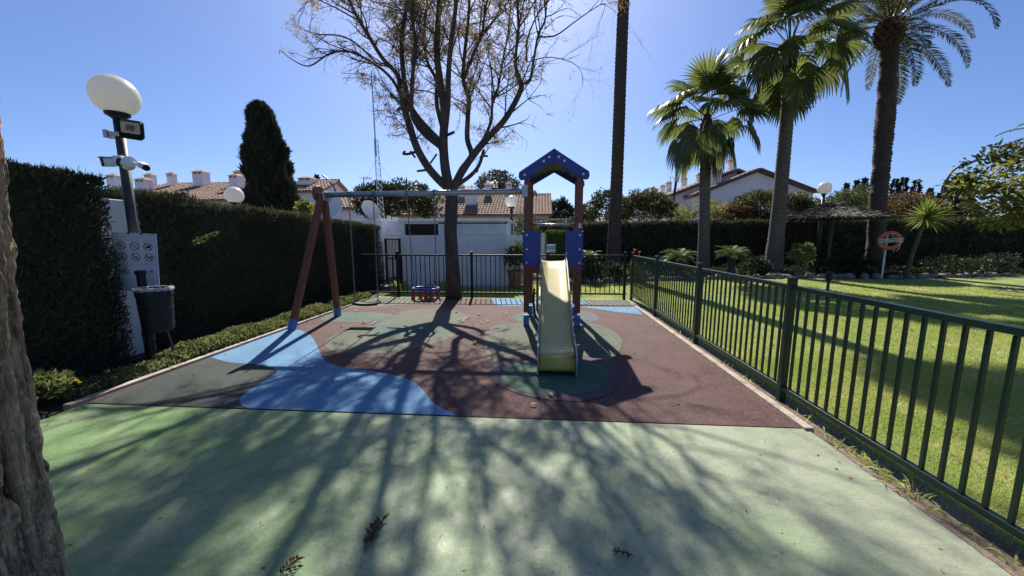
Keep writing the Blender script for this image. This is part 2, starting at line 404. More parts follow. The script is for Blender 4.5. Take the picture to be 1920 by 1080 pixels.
def blob_points(n, c, r, nclump, spread=.33, low=-.6):
    """points in leaf clumps through an ellipsoid crown"""
    d = rdir(nclump*3); d = d[d[:, 2] > low][:nclump]
    rad = rng.uniform(.35, 1, len(d))**.55
    cc = d*rad[:, None]*(1-spread*.6)
    k = rng.integers(0, len(cc), n)
    sz = rng.uniform(.6, 1.25, len(cc))*spread
    off = rdir(n)*(rng.uniform(.2, 1, n)**.5*sz[k])[:, None]
    p = cc[k]+off
    return p*np.array(r)+np.array(c), unit(off*.7+p*.5+rng.normal(size=(n, 3))*.45+np.array([0, 0, .15]))

def shrub(name, label, cat, c, r, n, L, W, m, nclump=40, group=None, stems=5, spread=.33, base=0, stemr=.03):
    """c crown centre, r radii"""
    t = thing(name, label, cat, (c[0], c[1], base), group)
    p, d = blob_points(n, c, r, nclump, spread)
    k = p[:, 2] > base+.02; p, d = p[k], d[k]
    obj('crown', leafquads(p, d, rng.uniform(.7, 1.3, len(p))*L, rng.uniform(.7, 1.2, len(p))*W), m, t)
    mb = MB()
    for i in range(stems):
        a = 2*math.pi*i/stems+random.random(); e = Vector((c[0]+math.cos(a)*r[0]*.55, c[1]+math.sin(a)*r[1]*.55, c[2]+r[2]*.3))
        b0 = Vector((c[0]+math.cos(a)*.12, c[1]+math.sin(a)*.12, base)); mid = (b0+e)/2 + Vector((0, 0, .15*r[2]))
        mb.tube([b0, mid, e], [stemr, stemr*.7, stemr*.3], 5)
    obj('trunk', mb, M['thin_bark'], t)
    return t

# ================================================================== GROUND
def sheet(pts, z): 
    mb = MB(); mb.add([(x, y, z) for x, y in pts], [tuple(range(len(pts)))]); return mb
def grid_sheet(x0, x1, y0, y1, z, nx, ny):
    mb = MB(); mb.add([(x0+(x1-x0)*i/nx, y0+(y1-y0)*j/ny, z) for j in range(ny+1) for i in range(nx+1)],
        [(j*(nx+1)+i, j*(nx+1)+i+1, (j+1)*(nx+1)+i+1, (j+1)*(nx+1)+i) for j in range(ny) for i in range(nx)]); return mb
struct('ground', sheet([(-900,-300),(900,-300),(900,1500),(-900,1500)], -.06), M['earth'])
lawn_edge = [(-4.2,12.2),(1.65,12.7),(5,13.9),(9.8,15.1),(14,15.2),(19.5,16.4),(30,17)]
struct('lawn', sheet([(2.36,-8),(40,-8),(40,17.5)]+lawn_edge[::-1]+[(-5.0,12.2),(-5.0,9.42),(2.36,9.42)], -.035), M['lawn'])
struct('planting_bed', sheet([(-1.2,12.4),(1.65,12.72),(5,13.92),(9.8,15.12),(14,15.22),(19.5,16.42),(40,17.5),(40,22),(-1.2,22)], -.028), M['soil'])
struct('hedge_bed', sheet([(-6.5,-8),(-4.33,-8),(-4.33,9.1),(-4.2,12),(-6.5,12)], -.02), M['soil'])
struct('dirt_strip', sheet([(2.24,-8),(2.5,-8),(2.5,9.5),(2.24,9.5)], -.03), M['earth'])
court = MB(); court.box((-1.02,-2.5,-.05), (6.44,11,.1)); struct('painted_court', court, M['court'])
rub = MB(); rub.box((-1.04, 6.13, -.046), (6.42, 6.24, .1)); struct('rubber_paving', rub, M['maroon'])

def spline(pts, n=6, closed=True):
    out = []; N_ = len(pts)
    for i in range(N_):
        p0, p1, p2, p3 = [Vector(pts[(i+k-1) % N_]) for k in range(4)]
        for j in range(n):
            t = j/n
            out.append(.5*((2*p1)+(-p0+p2)*t+(2*p0-5*p1+4*p2-p3)*t*t+(-p0+3*p1-3*p2+p3)*t**3))
    return out
def patch(name, px, m, z, sm=True, n=5):
    pts = [Vector(G(*q).xy) for q in px]
    if sm: pts = spline(pts, n)
    pts = [(min(max(p.x, -4.245), 2.165), min(max(p.y, 3.013), 9.24)) for p in pts]
    mb = MB(); mb.add([(x, y, z) for x, y in pts], [tuple(range(len(pts)))])
    return struct(name, mb, m)
def ell(cx, cy, rx, ry, n=28): return [(cx+rx*math.cos(2*math.pi*i/n), cy+ry*math.sin(2*math.pi*i/n)) for i in range(n)]
def c3(u, v): return (560+u/4.155, 540+v/4.155)
def c4(u, v): return (900+u/4.5, 540+v/4.5)
Z0 = .0055
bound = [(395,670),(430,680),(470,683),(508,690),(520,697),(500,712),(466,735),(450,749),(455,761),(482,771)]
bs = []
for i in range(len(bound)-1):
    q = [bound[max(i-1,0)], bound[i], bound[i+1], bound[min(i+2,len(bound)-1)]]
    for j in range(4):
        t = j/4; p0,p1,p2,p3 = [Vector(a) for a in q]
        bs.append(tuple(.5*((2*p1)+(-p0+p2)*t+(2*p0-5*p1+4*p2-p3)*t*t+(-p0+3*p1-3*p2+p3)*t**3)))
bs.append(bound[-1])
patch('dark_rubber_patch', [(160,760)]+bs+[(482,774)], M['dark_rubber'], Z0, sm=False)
b2 = [(886,790),(850,777),(815,758),(797,737),(780,720),(750,707),(700,697),(650,691),(622,684),(604,669),(594,648),(584,631),(566,621),(540,616),(515,615)]
b2s = []
for i in range(len(b2)-1):
    q = [b2[max(i-1,0)], b2[i], b2[i+1], b2[min(i+2,len(b2)-1)]]
    for j in range(4):
        t = j/4; p0,p1,p2,p3 = [Vector(a) for a in q]
        b2s.append(tuple(.5*((2*p1)+(-p0+p2)*t+(2*p0-5*p1+4*p2-p3)*t*t+(-p0+3*p1-3*p2+p3)*t**3)))
patch('blue_rubber_patch', bs+[(482,774),(700,784),(886,790)]+b2s[1:]+[(515,612),(450,640)], M['blue_rubber'], Z0+.0005, sm=False)
patch('teal_rubber_patch', [c3(*q) for q in [(170,240),(250,205),(400,190),(620,195),(760,215),(740,245),(600,262),(400,268),(230,262)]], M['teal_rubber'], Z0)
patch('grey_rubber_patch', [c3(*q) for q in [(205,440),(250,385),(400,330),(600,285),(700,240),(820,185),(1040,165),(1220,178),(1310,215),(1300,250),(1220,290),(1235,335),(1190,390),(1000,452),(890,480),(720,510),(450,515),(270,498)]], M['grey_rubber'], Z0+.0015)
patch('teal_rubber_patch', [c3(*q) for q in [(560,300),(700,280),(900,275),(1150,285),(1210,310),(1150,350),(900,380),(650,365)]], M['teal_rubber'], Z0+.003)
patch('olive_rubber_patch', [(600,556),(836,556),(815,570),(770,571),(725,573),(690,577),(640,576)], M['olive_rubber'], Z0, sm=False)
patch('blue_rubber_patch', [(925,555),(1020,555),(1100,555),(1170,555),(1130,568),(1040,573),(960,574),(930,572)], M['blue_rubber'], Z0, sm=False)
patch('olive_rubber_patch', [(1085,555),(1180,555),(1196,577),(1150,575),(1105,572)], M['olive_rubber'], Z0+.0015, sm=False)
patch('blue_rubber_patch', [(1085,575),(1150,576),(1195,577),(1206,591),(1160,586),(1120,580)], M['blue_rubber'], Z0+.002, sm=False)
patch('slate_rubber_patch', [c4(*q) for q in ell(640,252,360,72)], M['slate_rubber'], Z0)
patch('teal_rubber_patch', [c4(*q) for q in ell(590,250,300,55)], M['teal_rubber'], Z0+.0015)
patch('grey_rubber_patch', [c4(*q) for q in [(40,400),(75,345),(170,312),(300,300),(600,298),(920,303),(1020,320),(1130,370),(1197,440),(1180,520),(1120,600),(950,655),(500,665),(200,650),(90,675),(55,560),(33,470)]], M['grey_rubber'], Z0+.003)
patch('purple_rubber_patch', [c4(*q) for q in [(85,700),(140,620),(300,570),(480,562),(800,568),(1000,600),(1180,680),(1185,790),(1100,900),(900,955),(700,958),(450,930),(250,870),(120,800)]], M['purple_rubber'], Z0+.0045)
patch('green_rubber_patch', [c4(*q) for q in ell(640,748,462,160)], M['green_rubber'], Z0+.006)

# kerbs: cast lengths butted end to end
def kerb(x, y0, y1, wd, step, zt):
    y = y0
    while y < y1-.05:
        L_ = min(step*random.uniform(.93, 1.06), y1-y); mb = MB()
        mb.box((x+random.uniform(-.003,.003), y+L_/2, zt/2-.05), (wd, L_-.008, zt+.1))
        o = tag(obj('kerb_stone', mb, M['kerb'], bevel=.006), kind='structure'); y += L_
kerb(-4.292, 2.9, 9.25, .075, 1.0, .035)
kerb(2.205, 2.97, 9.25, .075, 1.0, .022)
for _ in range(1):
    mb = MB(); mb.box((2.225,-2.6,-.05),(.04,10.7,.1)); struct('court_edge', mb, mat('broken_edge', (.16,.10,.09), (.30,.23,.20), 9, .9, .6, 40))

# ================================================================== FENCES
bal_mb = MB(); bal_mb.box((0,0,.59),(.021,.021,.98))
def fence(name, label, p0, p1, spacing, posts, m):
    """p0->p1 on the ground, posts are fractions in metres along"""
    p0, p1 = Vector((*p0,0)), Vector((*p1,0)); d = (p1-p0); L_ = d.length; d.normalize(); nrm = Vector((-d.y, d.x, 0))
    t = thing(name, label, 'fence', p0)
    rot = Matrix((d, nrm, Vector((0,0,1)))).transposed()
    pb = None; first = None
    edges = [0]+list(posts)+[L_]
    for s in posts:
        c = p0+d*s; mb = MB(); mb.box(c+Vector((0,0,.56)), (.062,.062,1.2), rot); mb.box(c+Vector((0,0,1.172)), (.07,.07,.024), rot)
        q = obj('post', mb, m, t, bevel=.006)
        for zz in (.11, 1.09):
            b = MB(); b.box(c+Vector((0,0,zz)), (.12,.05,.02), rot); obj('bracket', b, m, q)
    for a, b in zip(edges[:-1], edges[1:]):
        if b-a < .15: continue
        a2, b2 = p0+d*(a+.034), p0+d*(b-.034)
        for nm, z, h in (('top_rail', 1.09, .042), ('bottom_rail', .108, .042)):
            mb = MB(); mb.box((a2+b2)/2+Vector((0,0,z)), ((b2-a2).length,.042,h), rot); obj(nm, mb, m, t, bevel=.004)
        n = max(1, round((b-a)/spacing)-1)
        for i in range(n):
            pos = a+(b-a)*(i+1)/(n+1)
            if first is None:
                mb = MB(); mb.box(p0+d*pos+Vector((0,0,.598)), (.019,.019,.935), rot); first = obj('baluster', mb, m, t); fp = pos
            else:
                inst(first, t, d*(pos-fp))
    return t
fence('metal_fence', 'dark green metal railing running along the lawn side of the playground', (2.38,-1.2), (2.36,9.5), .110, [.85,2.83,4.81,6.79,8.75,10.66], M['fence'])
fence('metal_fence', 'black metal railing across the far end in front of the white utility building', (-5.1,9.46), (2.3,9.56), .125, [1.4,3.37,5.34,7.3], M['black_metal'])

# ================================================================== PLAY TOWER
def rbox(w_, h_, r, n=4):
    pts = []
    for cx, cy, a0 in ((w_/2-r, h_/2-r, 0), (-w_/2+r, h_/2-r, 90), (-w_/2+r, -h_/2+r, 180), (w_/2-r, -h_/2+r, 270)):
        for i in range(n+1):
            a = R(a0+90*i/n); pts.append((cx+r*math.cos(a), cy+r*math.sin(a)))
    return pts
XL, XR, YF, YB = -.205, .685, 6.42, 7.32
tw = thing('play_tower', 'timber play tower with blue gable roof and yellow slide beside the swing beam', 'play tower', (.24, 6.87, 0))
SK = .045
def post(x, y, top):
    mb = MB(); mb.box((x,y,top/2+.12),(.095,.095,top-.24)); p = obj('post', mb, M['timber'], tw, bevel=.012)
    s = MB(); s.box((x,y,.09),(.10,.10,.2)); obj('foot_sleeve', s, M['blue_sleeve'], p, bevel=.008)
    return p
pfl = post(XL,YF,2.66); pfr = post(XR,YF,2.66); post(XL+SK,YB,2.62); post(XR+SK,YB,2.62)
ap = (XL+XR)/2
def gable(y, dx, name):
    hw = .56; ze = 2.60; za = 2.985; bw = .165
    for s in (-1, 1):
        e = Vector((ap+dx+s*hw, y, ze)); a = Vector((ap+dx+s*.0015, y, za)); d = (e-a).normalized()
        poly = [(a.x-ap-dx, za-2.6), (e.x-ap-dx+.01*s, e.z-2.6+.02), (e.x-ap-dx+.02*s, e.z-2.6-.05), (e.x-ap-dx-.0*s, e.z-2.6-.095), (e.x-ap-dx-.05*s, e.z-2.6-.10), (a.x-ap-dx, za-2.6-bw*1.18)]
        mb = MB(); mb.prism(poly, (ap+dx, y, 2.6), (1,0,0), (0,0,1), (0,.03,0)); g = obj('gable_board', mb, M['blue_board'], tw, bevel=.006)
        for f in (.14, .30, .86):
            q = a+(e-a)*f+Vector((0,-.004,-.075)); b = MB(); b.lathe([(0,-.006),(.013,-.006),(.02,0),(.02,.006)], q, 10, Matrix.Rotation(R(90),3,'X')); obj('bolt_cap', b, M['white_plastic'], g)
gable(YF-.082, 0, 'f'); gable(YB+.052, SK, 'b')
mb = MB(); n = 14                                    # barrel vault of the roof between the gables
vs = []
for y, dx in ((YF-.05, 0), (YB+.05, SK)):
    for rr in (.0, -.02):
        for i in range(n+1):
            a = math.pi*(.10+.80*i/n); vs.append((ap+dx-math.cos(a)*(.40+rr), y, 2.60+math.sin(a)*(.255+rr)-.02))
k = n+1; fs = []
for i in range(n):
    fs += [(i, i+1, 2*k+i+1, 2*k+i), (k+i, 3*k+i, 3*k+i+1, k+i+1), (i, k+i, k+i+1, i+1), (2*k+i, 2*k+i+1, 3*k+i+1, 3*k+i)]
mb.add(vs, fs); obj('roof_vault', mb, M['vault'], tw, smooth=False)
for s in (-1, 1):                                    # sloping roof sheets over the vault
    mb = MB(); a0 = Vector((ap+s*.01, YF-.05, 2.925)); e0 = Vector((ap+s*.50, YF-.05, 2.59)); dv = Vector((SK, YB-YF+.10, 0)); up = Vector((0,0,.014))
    mb.add([a0,e0,e0+dv,a0+dv,a0+up,e0+up,e0+dv+up,a0+dv+up], [(0,1,2,3),(7,6,5,4),(0,4,5,1),(1,5,6,2),(2,6,7,3),(3,7,4,0)]); obj('roof_sheet', mb, M['blue_board'], tw)
for x0, x1 in ((-.252,.035),(.455,.742)):            # blue side panels
    mb = MB(); mb.prism(rbox(x1-x0,.60,.05), ((x0+x1)/2, YF-.052, 1.355), (1,0,0), (0,0,1), (0,-.02,0)); g = obj('front_panel', mb, M['blue_board'], tw, bevel=.004)
    xo = x0+.05 if x0 < 0 else x1-.05; xi = x1-.05 if x0 < 0 else x0+.05
    for z in (1.12,1.35,1.59):
        b = MB(); b.lathe([(0,-.006),(.011,-.006),(.017,0),(.017,.006)], (xo, YF-.075, z), 10, Matrix.Rotation(R(90),3,'X')); obj('bolt_cap', b, M['white_plastic'], g)
for x in (XL-.062, XR+.062):                         # side panels facing left and right
    mb = MB(); mb.prism(rbox(.80,.60,.05), (x-.009, YF+.45, 1.355), (0,1,0), (0,0,1), (.018,0,0)); obj('side_panel', mb, M['blue_board'], tw, bevel=.004)
mb = MB(); mb.box(((XL+XR)/2, YF-.063, 1.0),(.99,.03,.12)); obj('front_crossbeam', mb, M['timber'], tw, bevel=.006)
mb = MB(); mb.box(((XL+XR)/2+SK, YB+.063, 1.0),(.99,.03,.12)); obj('rear_crossbeam', mb, M['timber'], tw, bevel=.006)
for i in range(8):                                   # platform deck planks
    mb = MB(); mb.box(((XL+XR)/2+.02, YF+.01+.125*i, 1.045),(.76,.117,.03)); obj('deck_plank', mb, M['timber'], tw, bevel=.004)
mb = MB(); mb.tube([(XL+.04,YF,1.855),(XR-.04,YF,1.855)], .018, 12); obj('grab_bar', mb, M['steel'], tw, smooth=True)
mb = MB(); mb.tube([(XL+SK+.04,YB,1.80),(XR+SK-.04,YB,1.80)], .018, 12); obj('grab_bar', mb, M['steel'], tw, smooth=True)
mb = MB(); mb.prism(rbox(.05,.075,.012), (XR+.005,YF-.0495,1.745),(1,0,0),(0,0,1),(0,-.003,0)); mb.cm = 1
mb.prism([(-.012,-.015),(.0,-.02),(.012,-.008),(.008,.016),(-.008,.018)], (XR+.005,YF-.0535,1.752),(1,0,0),(0,0,1),(0,-.002,0)); obj('rating_sticker', mb, [M['white_plastic'], M['sign_grey']], tw)
# rear ladder
for s in (-1, 1):
    mb = MB(); x = ap+SK+s*.30; mb.beam((x,YB+.52,0),(x,YB+.05,1.10),.05,.09); obj('ladder_rail', mb, M['timber'], tw, bevel=.006)
for z in (.25,.5,.75):
    mb = MB(); y = YB+.52-.47*z/1.1; mb.box((ap+SK,y,z),(.56,.12,.03)); obj('ladder_step', mb, M['cheek'], tw, bevel=.004)
mb = MB(); mb.tube([(XL+.13,YF+.3,.62),(XL+.12,YF+.25,.40),(XL+.15,YF+.15,.16),(XL+.24,YF+.02,.03)], .022, 8); obj('climbing_tube', mb, M['fence'], tw, smooth=True)
mb = MB(); mb.box((XR-.11,YF+.45,.09),(.03,.85,.05)); mb.box((XL+.12,YF+.45,.16),(.03,.85,.05)); obj('ground_brace', mb, M['cheek'], tw)
# slide
sl_prof = [(6.40,1.135),(6.28,1.115),(6.10,1.02),(5.6,.765),(5.1,.52),(4.75,.35),(4.55,.265),(4.40,.225),(4.22,.21),(4.08,.205)]
def slx(y): return .255-.035*(6.4-y)/2.4
mb = MB(); vs = []; 
hw = .203
for y, z in sl_prof:
    c = slx(y)
    for u, dz in ((-1,.03),(-.86,.006),(-.4,0),(0,-.002),(.4,0),(.86,.006),(1,.03)): vs.append((c+u*hw, y, z+dz))
fs = [(i*7+j, i*7+j+1, (i+1)*7+j+1, (i+1)*7+j) for i in range(len(sl_prof)-1) for j in range(6)]
mb.add(vs, fs); bed = obj('slide_bed', mb, M['slide'], tw, smooth=True)
so = bed.modifiers.new('solid', 'SOLIDIFY'); so.thickness = .012; so.offset = -1
mb = MB(); vs = []; lip = [(4.08,.205),(4.045,.195),(4.02,.165),(4.012,.10),(4.02,.065)]
for y, z in lip:
    for u in (-1,1): vs.append((slx(4.05)+u*hw, y, z))
mb.add(vs, [(2*i,2*i+1,2*i+3,2*i+2) for i in range(len(lip)-1)]); lo = obj('slide_lip', mb, M['slide_lip'], tw, smooth=True)
so = lo.modifiers.new('solid', 'SOLIDIFY'); so.thickness = .012; so.offset = -1
for s in (-1, 1):
    mb = MB(); top = []; bot = []
    for i, (y, z) in enumerate([(6.36,1.26)]+[(y, z+.11) for y, z in sl_prof[1:]]+[(4.0,.26),(3.975,.19)]): top.append((y, z))
    for y, z in [(6.36,1.08)]+[(y, z-.05) for y, z in sl_prof[1:5]]+[(4.75,.26),(4.5,.12),(4.3,.03),(4.0,.0),(3.975,.03)]: bot.append((y, z))
    poly = top+bot[::-1]; vs = []
    for k in (0, 1):
        for y, z in poly: vs.append((slx(y)+s*(hw+.004+k*.018), y, z))
    n = len(poly); fs = [tuple(range(n)), tuple(range(2*n-1,n-1,-1))]+[(i,(i+1)%n,n+(i+1)%n,n+i) for i in range(n)]
    mb.add(vs, fs); ck = obj('slide_cheek', mb, M['cheek'], tw)
    mb = MB(); mb.tube([(slx(6.35)+s*(hw+.012),6.345,1.02),(slx(6.35)+s*(hw+.012),6.345,1.31)], .012, 8); obj('slide_handle', mb, M['steel'], tw)
    mb = MB(); mb.lathe([(0,-.03),(.02,-.03),(.022,0)], (slx(4.45)+s*(hw+.03),4.45,.36), 10, Matrix.Rotation(R(90),3,'Y')); obj('bolt_cap', mb, M['steel'], ck)
mb = MB(); mb.box((slx(4.3),4.3,.10),(.3,.04,.2)); obj('slide_foot', mb, M['rubber_black'], tw)

# ================================================================== SWING
sw = thing('swing_frame', 'timber A-frame with galvanised beam holding two swings', 'swing frame', (-3.9,6.35,0))
apx = Vector((-3.76,6.36,2.30))
for foot in (Vector((-4.13,5.78,0)), Vector((-3.96,6.93,0))):
    topp = apx+Vector((0,(foot.y-6.36)*.05,0)); d = (topp-foot).normalized()
    mb = MB(); mb.beam(foot+d*.19, topp, .098, .098, up=(1,0,0)); l = obj('leg', mb, M['timber'], sw, bevel=.012)
    mb = MB(); mb.beam(foot, foot+d*.2, .103, .103, up=(1,0,0)); obj('foot_sleeve', mb, M['blue_sleeve'], l, bevel=.01)
mb = MB(); mb.lathe([(0,-.03),(.135,-.03),(.145,-.02),(.145,.02),(.135,.03),(0,.03)], apx+Vector((-.085,0,.0)), 28, Matrix.Rotation(R(90),3,'Y')); obj('head_disc', mb, M['timber'], sw)
mb = MB(); mb.tube([(-3.71,6.36,2.285),(-.275,6.40,2.315)], .047, 20); obj('beam', mb, M['galv'], sw, smooth=True)
mb = MB(); mb.box((-3.69,6.36,2.26),(.02,.22,.16)); mb.box((-3.64,6.36,2.235),(.1,.11,.012)); obj('beam_bracket', mb, M['galv'], sw, bevel=.004)
mb = MB(); mb.box((-.268,6.41,2.32),(.03,.12,.2)); mb.box((-.24,6.355,2.32),(.10,.012,.2)); obj('beam_bracket', mb, M['galv'], sw, bevel=.004)
hang = [-3.30,-2.86,-2.27,-1.79]
for x in hang:
    mb = MB(); z = 2.285+.03*(x+3.71)/3.43; mb.torus((x,6.365,z), .053, .008, 14, 6, Matrix.Rotation(R(90),3,'Y')); mb.tube([(x,6.365,z-.055),(x,6.365,z-.12)], .011, 6); obj('hanger', mb, M['chain'], sw)
def chain_mb(a, b):
    a, b = Vector(a), Vector(b); d = b-a; L_ = d.length; d.normalize(); n = int(L_/.027); mb = MB()
    x = d.orthogonal().normalized(); y = d.cross(x)
    for i in range(n):
        c = a+d*(i+.5)*L_/n; u = x if i % 2 else y; pts = []
        for k in range(7):
            t = 2*math.pi*k/6; pts.append(c+d*(.0185*math.cos(t))+u*(.0095*math.sin(t)))
        mb.tube(pts, .0046, 4, cap=False)
    return mb
fs_ = thing('flat_swing_seat', 'black rubber plank swing seat on two chains nearest the A-frame', 'swing seat', (-3.06,6.33,.36))
mb = MB(); vs = []; n = 10
poly = [( -.225+.45*i/n, -.018*math.sin(math.pi*i/n)) for i in range(n+1)]
mb.prism(poly+[(x, z-.028) for x, z in poly[::-1]], (-3.06,6.24,.395), (1,0,0), (0,0,1), (0,.17,0)); obj('seat', mb, M['rubber_black'], fs_, bevel=.008)
for x, xt in ((-3.27,-3.30),(-2.85,-2.86)):
    mb = MB(); mb.tube([(x,6.26,.395),(x,6.32,.46),(x,6.39,.395)], .009, 6); obj('seat_shackle', mb, M['chain'], fs_)
    obj('chain', chain_mb((xt,6.365,2.17),(x,6.32,.465)), M['chain'], fs_)
bs_ = thing('toddler_swing_seat', 'toddler swing seat with blue rim and red straps on two chains', 'swing seat', (-1.98,6.33,.42))
mb = MB(); pts = [(-1.98+x, 6.33+y, .655) for x, y in rbox(.43,.32,.10,5)]; mb.tube(pts+[pts[0]], .024, 10, cap=False); obj('rim', mb, M['blue_plastic'], bs_, smooth=True)
mb = MB(); mb.prism(rbox(.36,.28,.06), (-1.98,6.33,.43), (1,0,0), (0,1,0), (0,0,.03)); obj('base', mb, M['rubber_black'], bs_, bevel=.006)
for x in (-.16,-.03,.03,.16):
    for y in (-.155,.155):
        mb = MB(); wv = .034 if x else .05
        mb.prism([(-wv/2,0),(wv/2,0),(wv/2,-.2),(-wv/2,-.2)], (-1.98+x,6.33+y*1.02,.645), (1,0,0), (0,-y*.2,1), (0,.012,0)); obj('strap', mb, M['red_plastic'], bs_, bevel=.003)
for s in (-1, 1):
    mb = MB(); mb.prism([(-.04,0),(.04,0),(.04,-.2),(-.04,-.2)], (-1.98+s*.21,6.33,.645), (0,1,0), (-s*.18,0,1), (s*.012,0,0)); obj('strap', mb, M['red_plastic'], bs_, bevel=.003)
for x, xt in ((-2.18,-2.27),(-1.78,-1.79)):
    mb = MB(); mb.tube([(x,6.19,.66),(x,6.33,.78),(x,6.47,.66)], .007, 6); obj('seat_shackle', mb, M['chain'], bs_)
    obj('chain', chain_mb((xt,6.365,2.17),(x,6.33,.785)), M['chain'], bs_)

# ================================================================== LAMP POST, CAMERAS, SIGN, BIN
LP = Vector((-5.09,4.36,0))
def globe_lamp(name, label, loc, h, r=.225, pr=.042, squash=1.0, group='globe lamps'):
    t = thing(name, label, 'lamp post', loc, group); l = Vector(loc)
    mb = MB(); mb.tube([l, l+Vector((0,0,h))], [pr*1.05, pr], 14); obj('pole', mb, M['pole'], t, smooth=True)
    mb = MB(); mb.lathe([(.075,0),(.075,.015),(.05,.03),(pr,.10)], l, 14); obj('base_plate', mb, M['pole'], t)
    mb = MB(); mb.lathe([(pr,-.05),(.07,-.03),(.115,.0),(.12,.03),(.10,.045)], l+Vector((0,0,h)), 20); obj('collar', mb, M['black_metal'], t, smooth=True)
    mb = MB(); mb.sphere(l+Vector((0,0,h+r*squash*.97)), r, 36, (1,1,squash)); obj('globe', mb, M['globe'], t, smooth=True)
    return t
globe_lamp('globe_lamp', 'nearest white globe lamp carrying a floodlight and cameras above the notice board', LP, 3.01, .23, .05)
fl = thing('floodlight', 'flat black square floodlight clamped to the lamp post below its globe', 'floodlight', LP+Vector((.12,-.05,2.8)))
mb = MB(); nf = Vector((.30,-.80,-.52)).normalized(); xf = Vector((.95,.30,-.05)); xf = (xf-nf*xf.dot(nf)).normalized(); yf = xf.cross(nf)*-1; yf = yf if yf.z > 0 else -yf; xf = (xf*.97+yf*-.10).normalized(); yf = (yf+xf*.28).normalized(); rot = Matrix((xf, yf, -nf)).transposed()
fc = LP+Vector((.325,-.16,2.79))
mb.prism(rbox(.215,.215,.028), fc, rot@Vector((1,0,0)), rot@Vector((0,1,0)), rot@Vector((0,0,.035))); obj('housing', mb, M['black_metal'], fl, bevel=.004)
mb = MB(); mb.prism(rbox(.175,.135,.012), fc+rot@Vector((0,.03,-.004)), rot@Vector((1,0,0)), rot@Vector((0,1,0)), rot@Vector((0,0,.006))); g = obj('lens', mb, M['led'], fl)
mb = MB(); mb.prism(rbox(.08,.07,.005), fc+rot@Vector((0,.03,-.006)), rot@Vector((1,0,0)), rot@Vector((0,1,0)), rot@Vector((0,0,.002))); obj('led_chip', mb, M['steel'], g)
mb = MB(); mb.box(LP+Vector((.02,-.062,2.78)),(.2,.012,.05)); mb.box(LP+Vector((-.105,-.04,2.785)),(.05,.09,.09)); mb.tube([LP+Vector((.1,-.07,2.78)), fc], .014, 8); obj('bracket', mb, M['galv'], fl, bevel=.003)
jb = thing('junction_box', 'white camera junction box wrapped round the lamp post', 'junction box', LP+Vector((0,-.05,2.44)))
mb = MB(); mb.box(LP+Vector((.045,-.09,2.46)),(.12,.07,.12)); obj('housing', mb, M['white_plastic'], jb, bevel=.012)
mb = MB(); mb.lathe([(0,-.05),(.062,-.05),(.07,-.04),(.07,.05),(0,.05)], LP+Vector((.16,-.09,2.43)), 20, Matrix.Rotation(R(70),3,'Y')@Matrix.Rotation(R(20),3,'X')); obj('mount', mb, M['white_plastic'], jb, smooth=False)
mb = MB(); mb.lathe([(0,0),(.05,0),(.052,.012),(0,.014)], LP+Vector((.115,-.135,2.435)), 18, Matrix.Rotation(R(90),3,'X')); obj('cable_cap', mb, M['black_metal'], jb)
def camera_thing(label, c, d, L_, r, arm_from):
    t = thing('security_camera', label, 'security camera', c, 'security cameras on the lamp post')
    d = Vector(d).normalized(); c = Vector(c)
    x = d.cross(Vector((0,0,1))).normalized(); z = x.cross(d)
    rot = Matrix((x, z*-1, d)).transposed()
    mb = MB(); mb.lathe([(0,-L_/2),(r*.85,-L_/2),(r,-L_/2+.012),(r,L_/2-.02)], c, 20, rot); obj('body', mb, M['white_plastic'], t, smooth=False)
    mb = MB(); mb.lathe([(r*.99,L_/2-.02),(r*.97,L_/2),(r*.8,L_/2+.004),(0,L_/2+.004)], c, 20, rot); obj('lens', mb, M['lens'], t)
    mb = MB(); mb.box(c+z*(r+.004)+d*.012,(r*1.9,L_*1.05,.006), Matrix((x,d,z)).transposed()); obj('sun_shield', mb, M['white_plastic'], t)
    mb = MB(); mb.tube([Vector(arm_from), c-d*L_*.35], .012, 8); obj('arm', mb, M['white_plastic'], t)
camera_thing('stubby white security camera on the left of the lamp post', LP+Vector((-.055,-.13,2.44)), (-.55,-.8,-.1), .12, .052, LP+Vector((.03,-.07,2.45)))
camera_thing('long white security camera reaching out on the right of the lamp post', LP+Vector((.36,-.10,2.39)), (1,-.5,-.32), .19, .036, LP+Vector((.2,-.09,2.44)))

nb = thing('notice_board', 'white rules board of red prohibition signs hung on the lamp post', 'sign', (-5.03,4.22,1.23))
ang = R(14); ax = Vector((math.cos(ang), math.sin(ang), 0)); tl = R(-3.0)
az = Vector((0,0,1)); nn_ = Vector((math.sin(ang), -math.cos(ang), 0))
ax2 = (ax*math.cos(tl)+az*math.sin(tl)); az2 = (az*math.cos(tl)-ax*math.sin(tl))
BC = Vector((-4.965,4.23,1.245)); BW, BH = .475, .715
mb = MB(); mb.prism(rbox(BW,BH,.008,2), BC, ax2, az2, nn_*-.006); obj('panel', mb, M['sign_white'], nb)
def onb(u, v, k=.001): return BC+ax2*(u*BW/2)+az2*(v*BH/2)+nn_*k
def flat(mbx, poly, u, v, k=.001, th=.0012): mbx.prism(poly, onb(u, v, k), ax2, az2, nn_*th)
mb = MB()
for u0, v0, w_, h_ in ((0,.95,BW*.93,.003),(0,-.95,BW*.93,.003),(-.93,0,.003,BH*.95),(.93,0,.003,BH*.95)): flat(mb, [(-w_/2,-h_/2),(w_/2,-h_/2),(w_/2,h_/2),(-w_/2,h_/2)], u0, v0)
obj('border', mb, M['sign_blue'], nb)
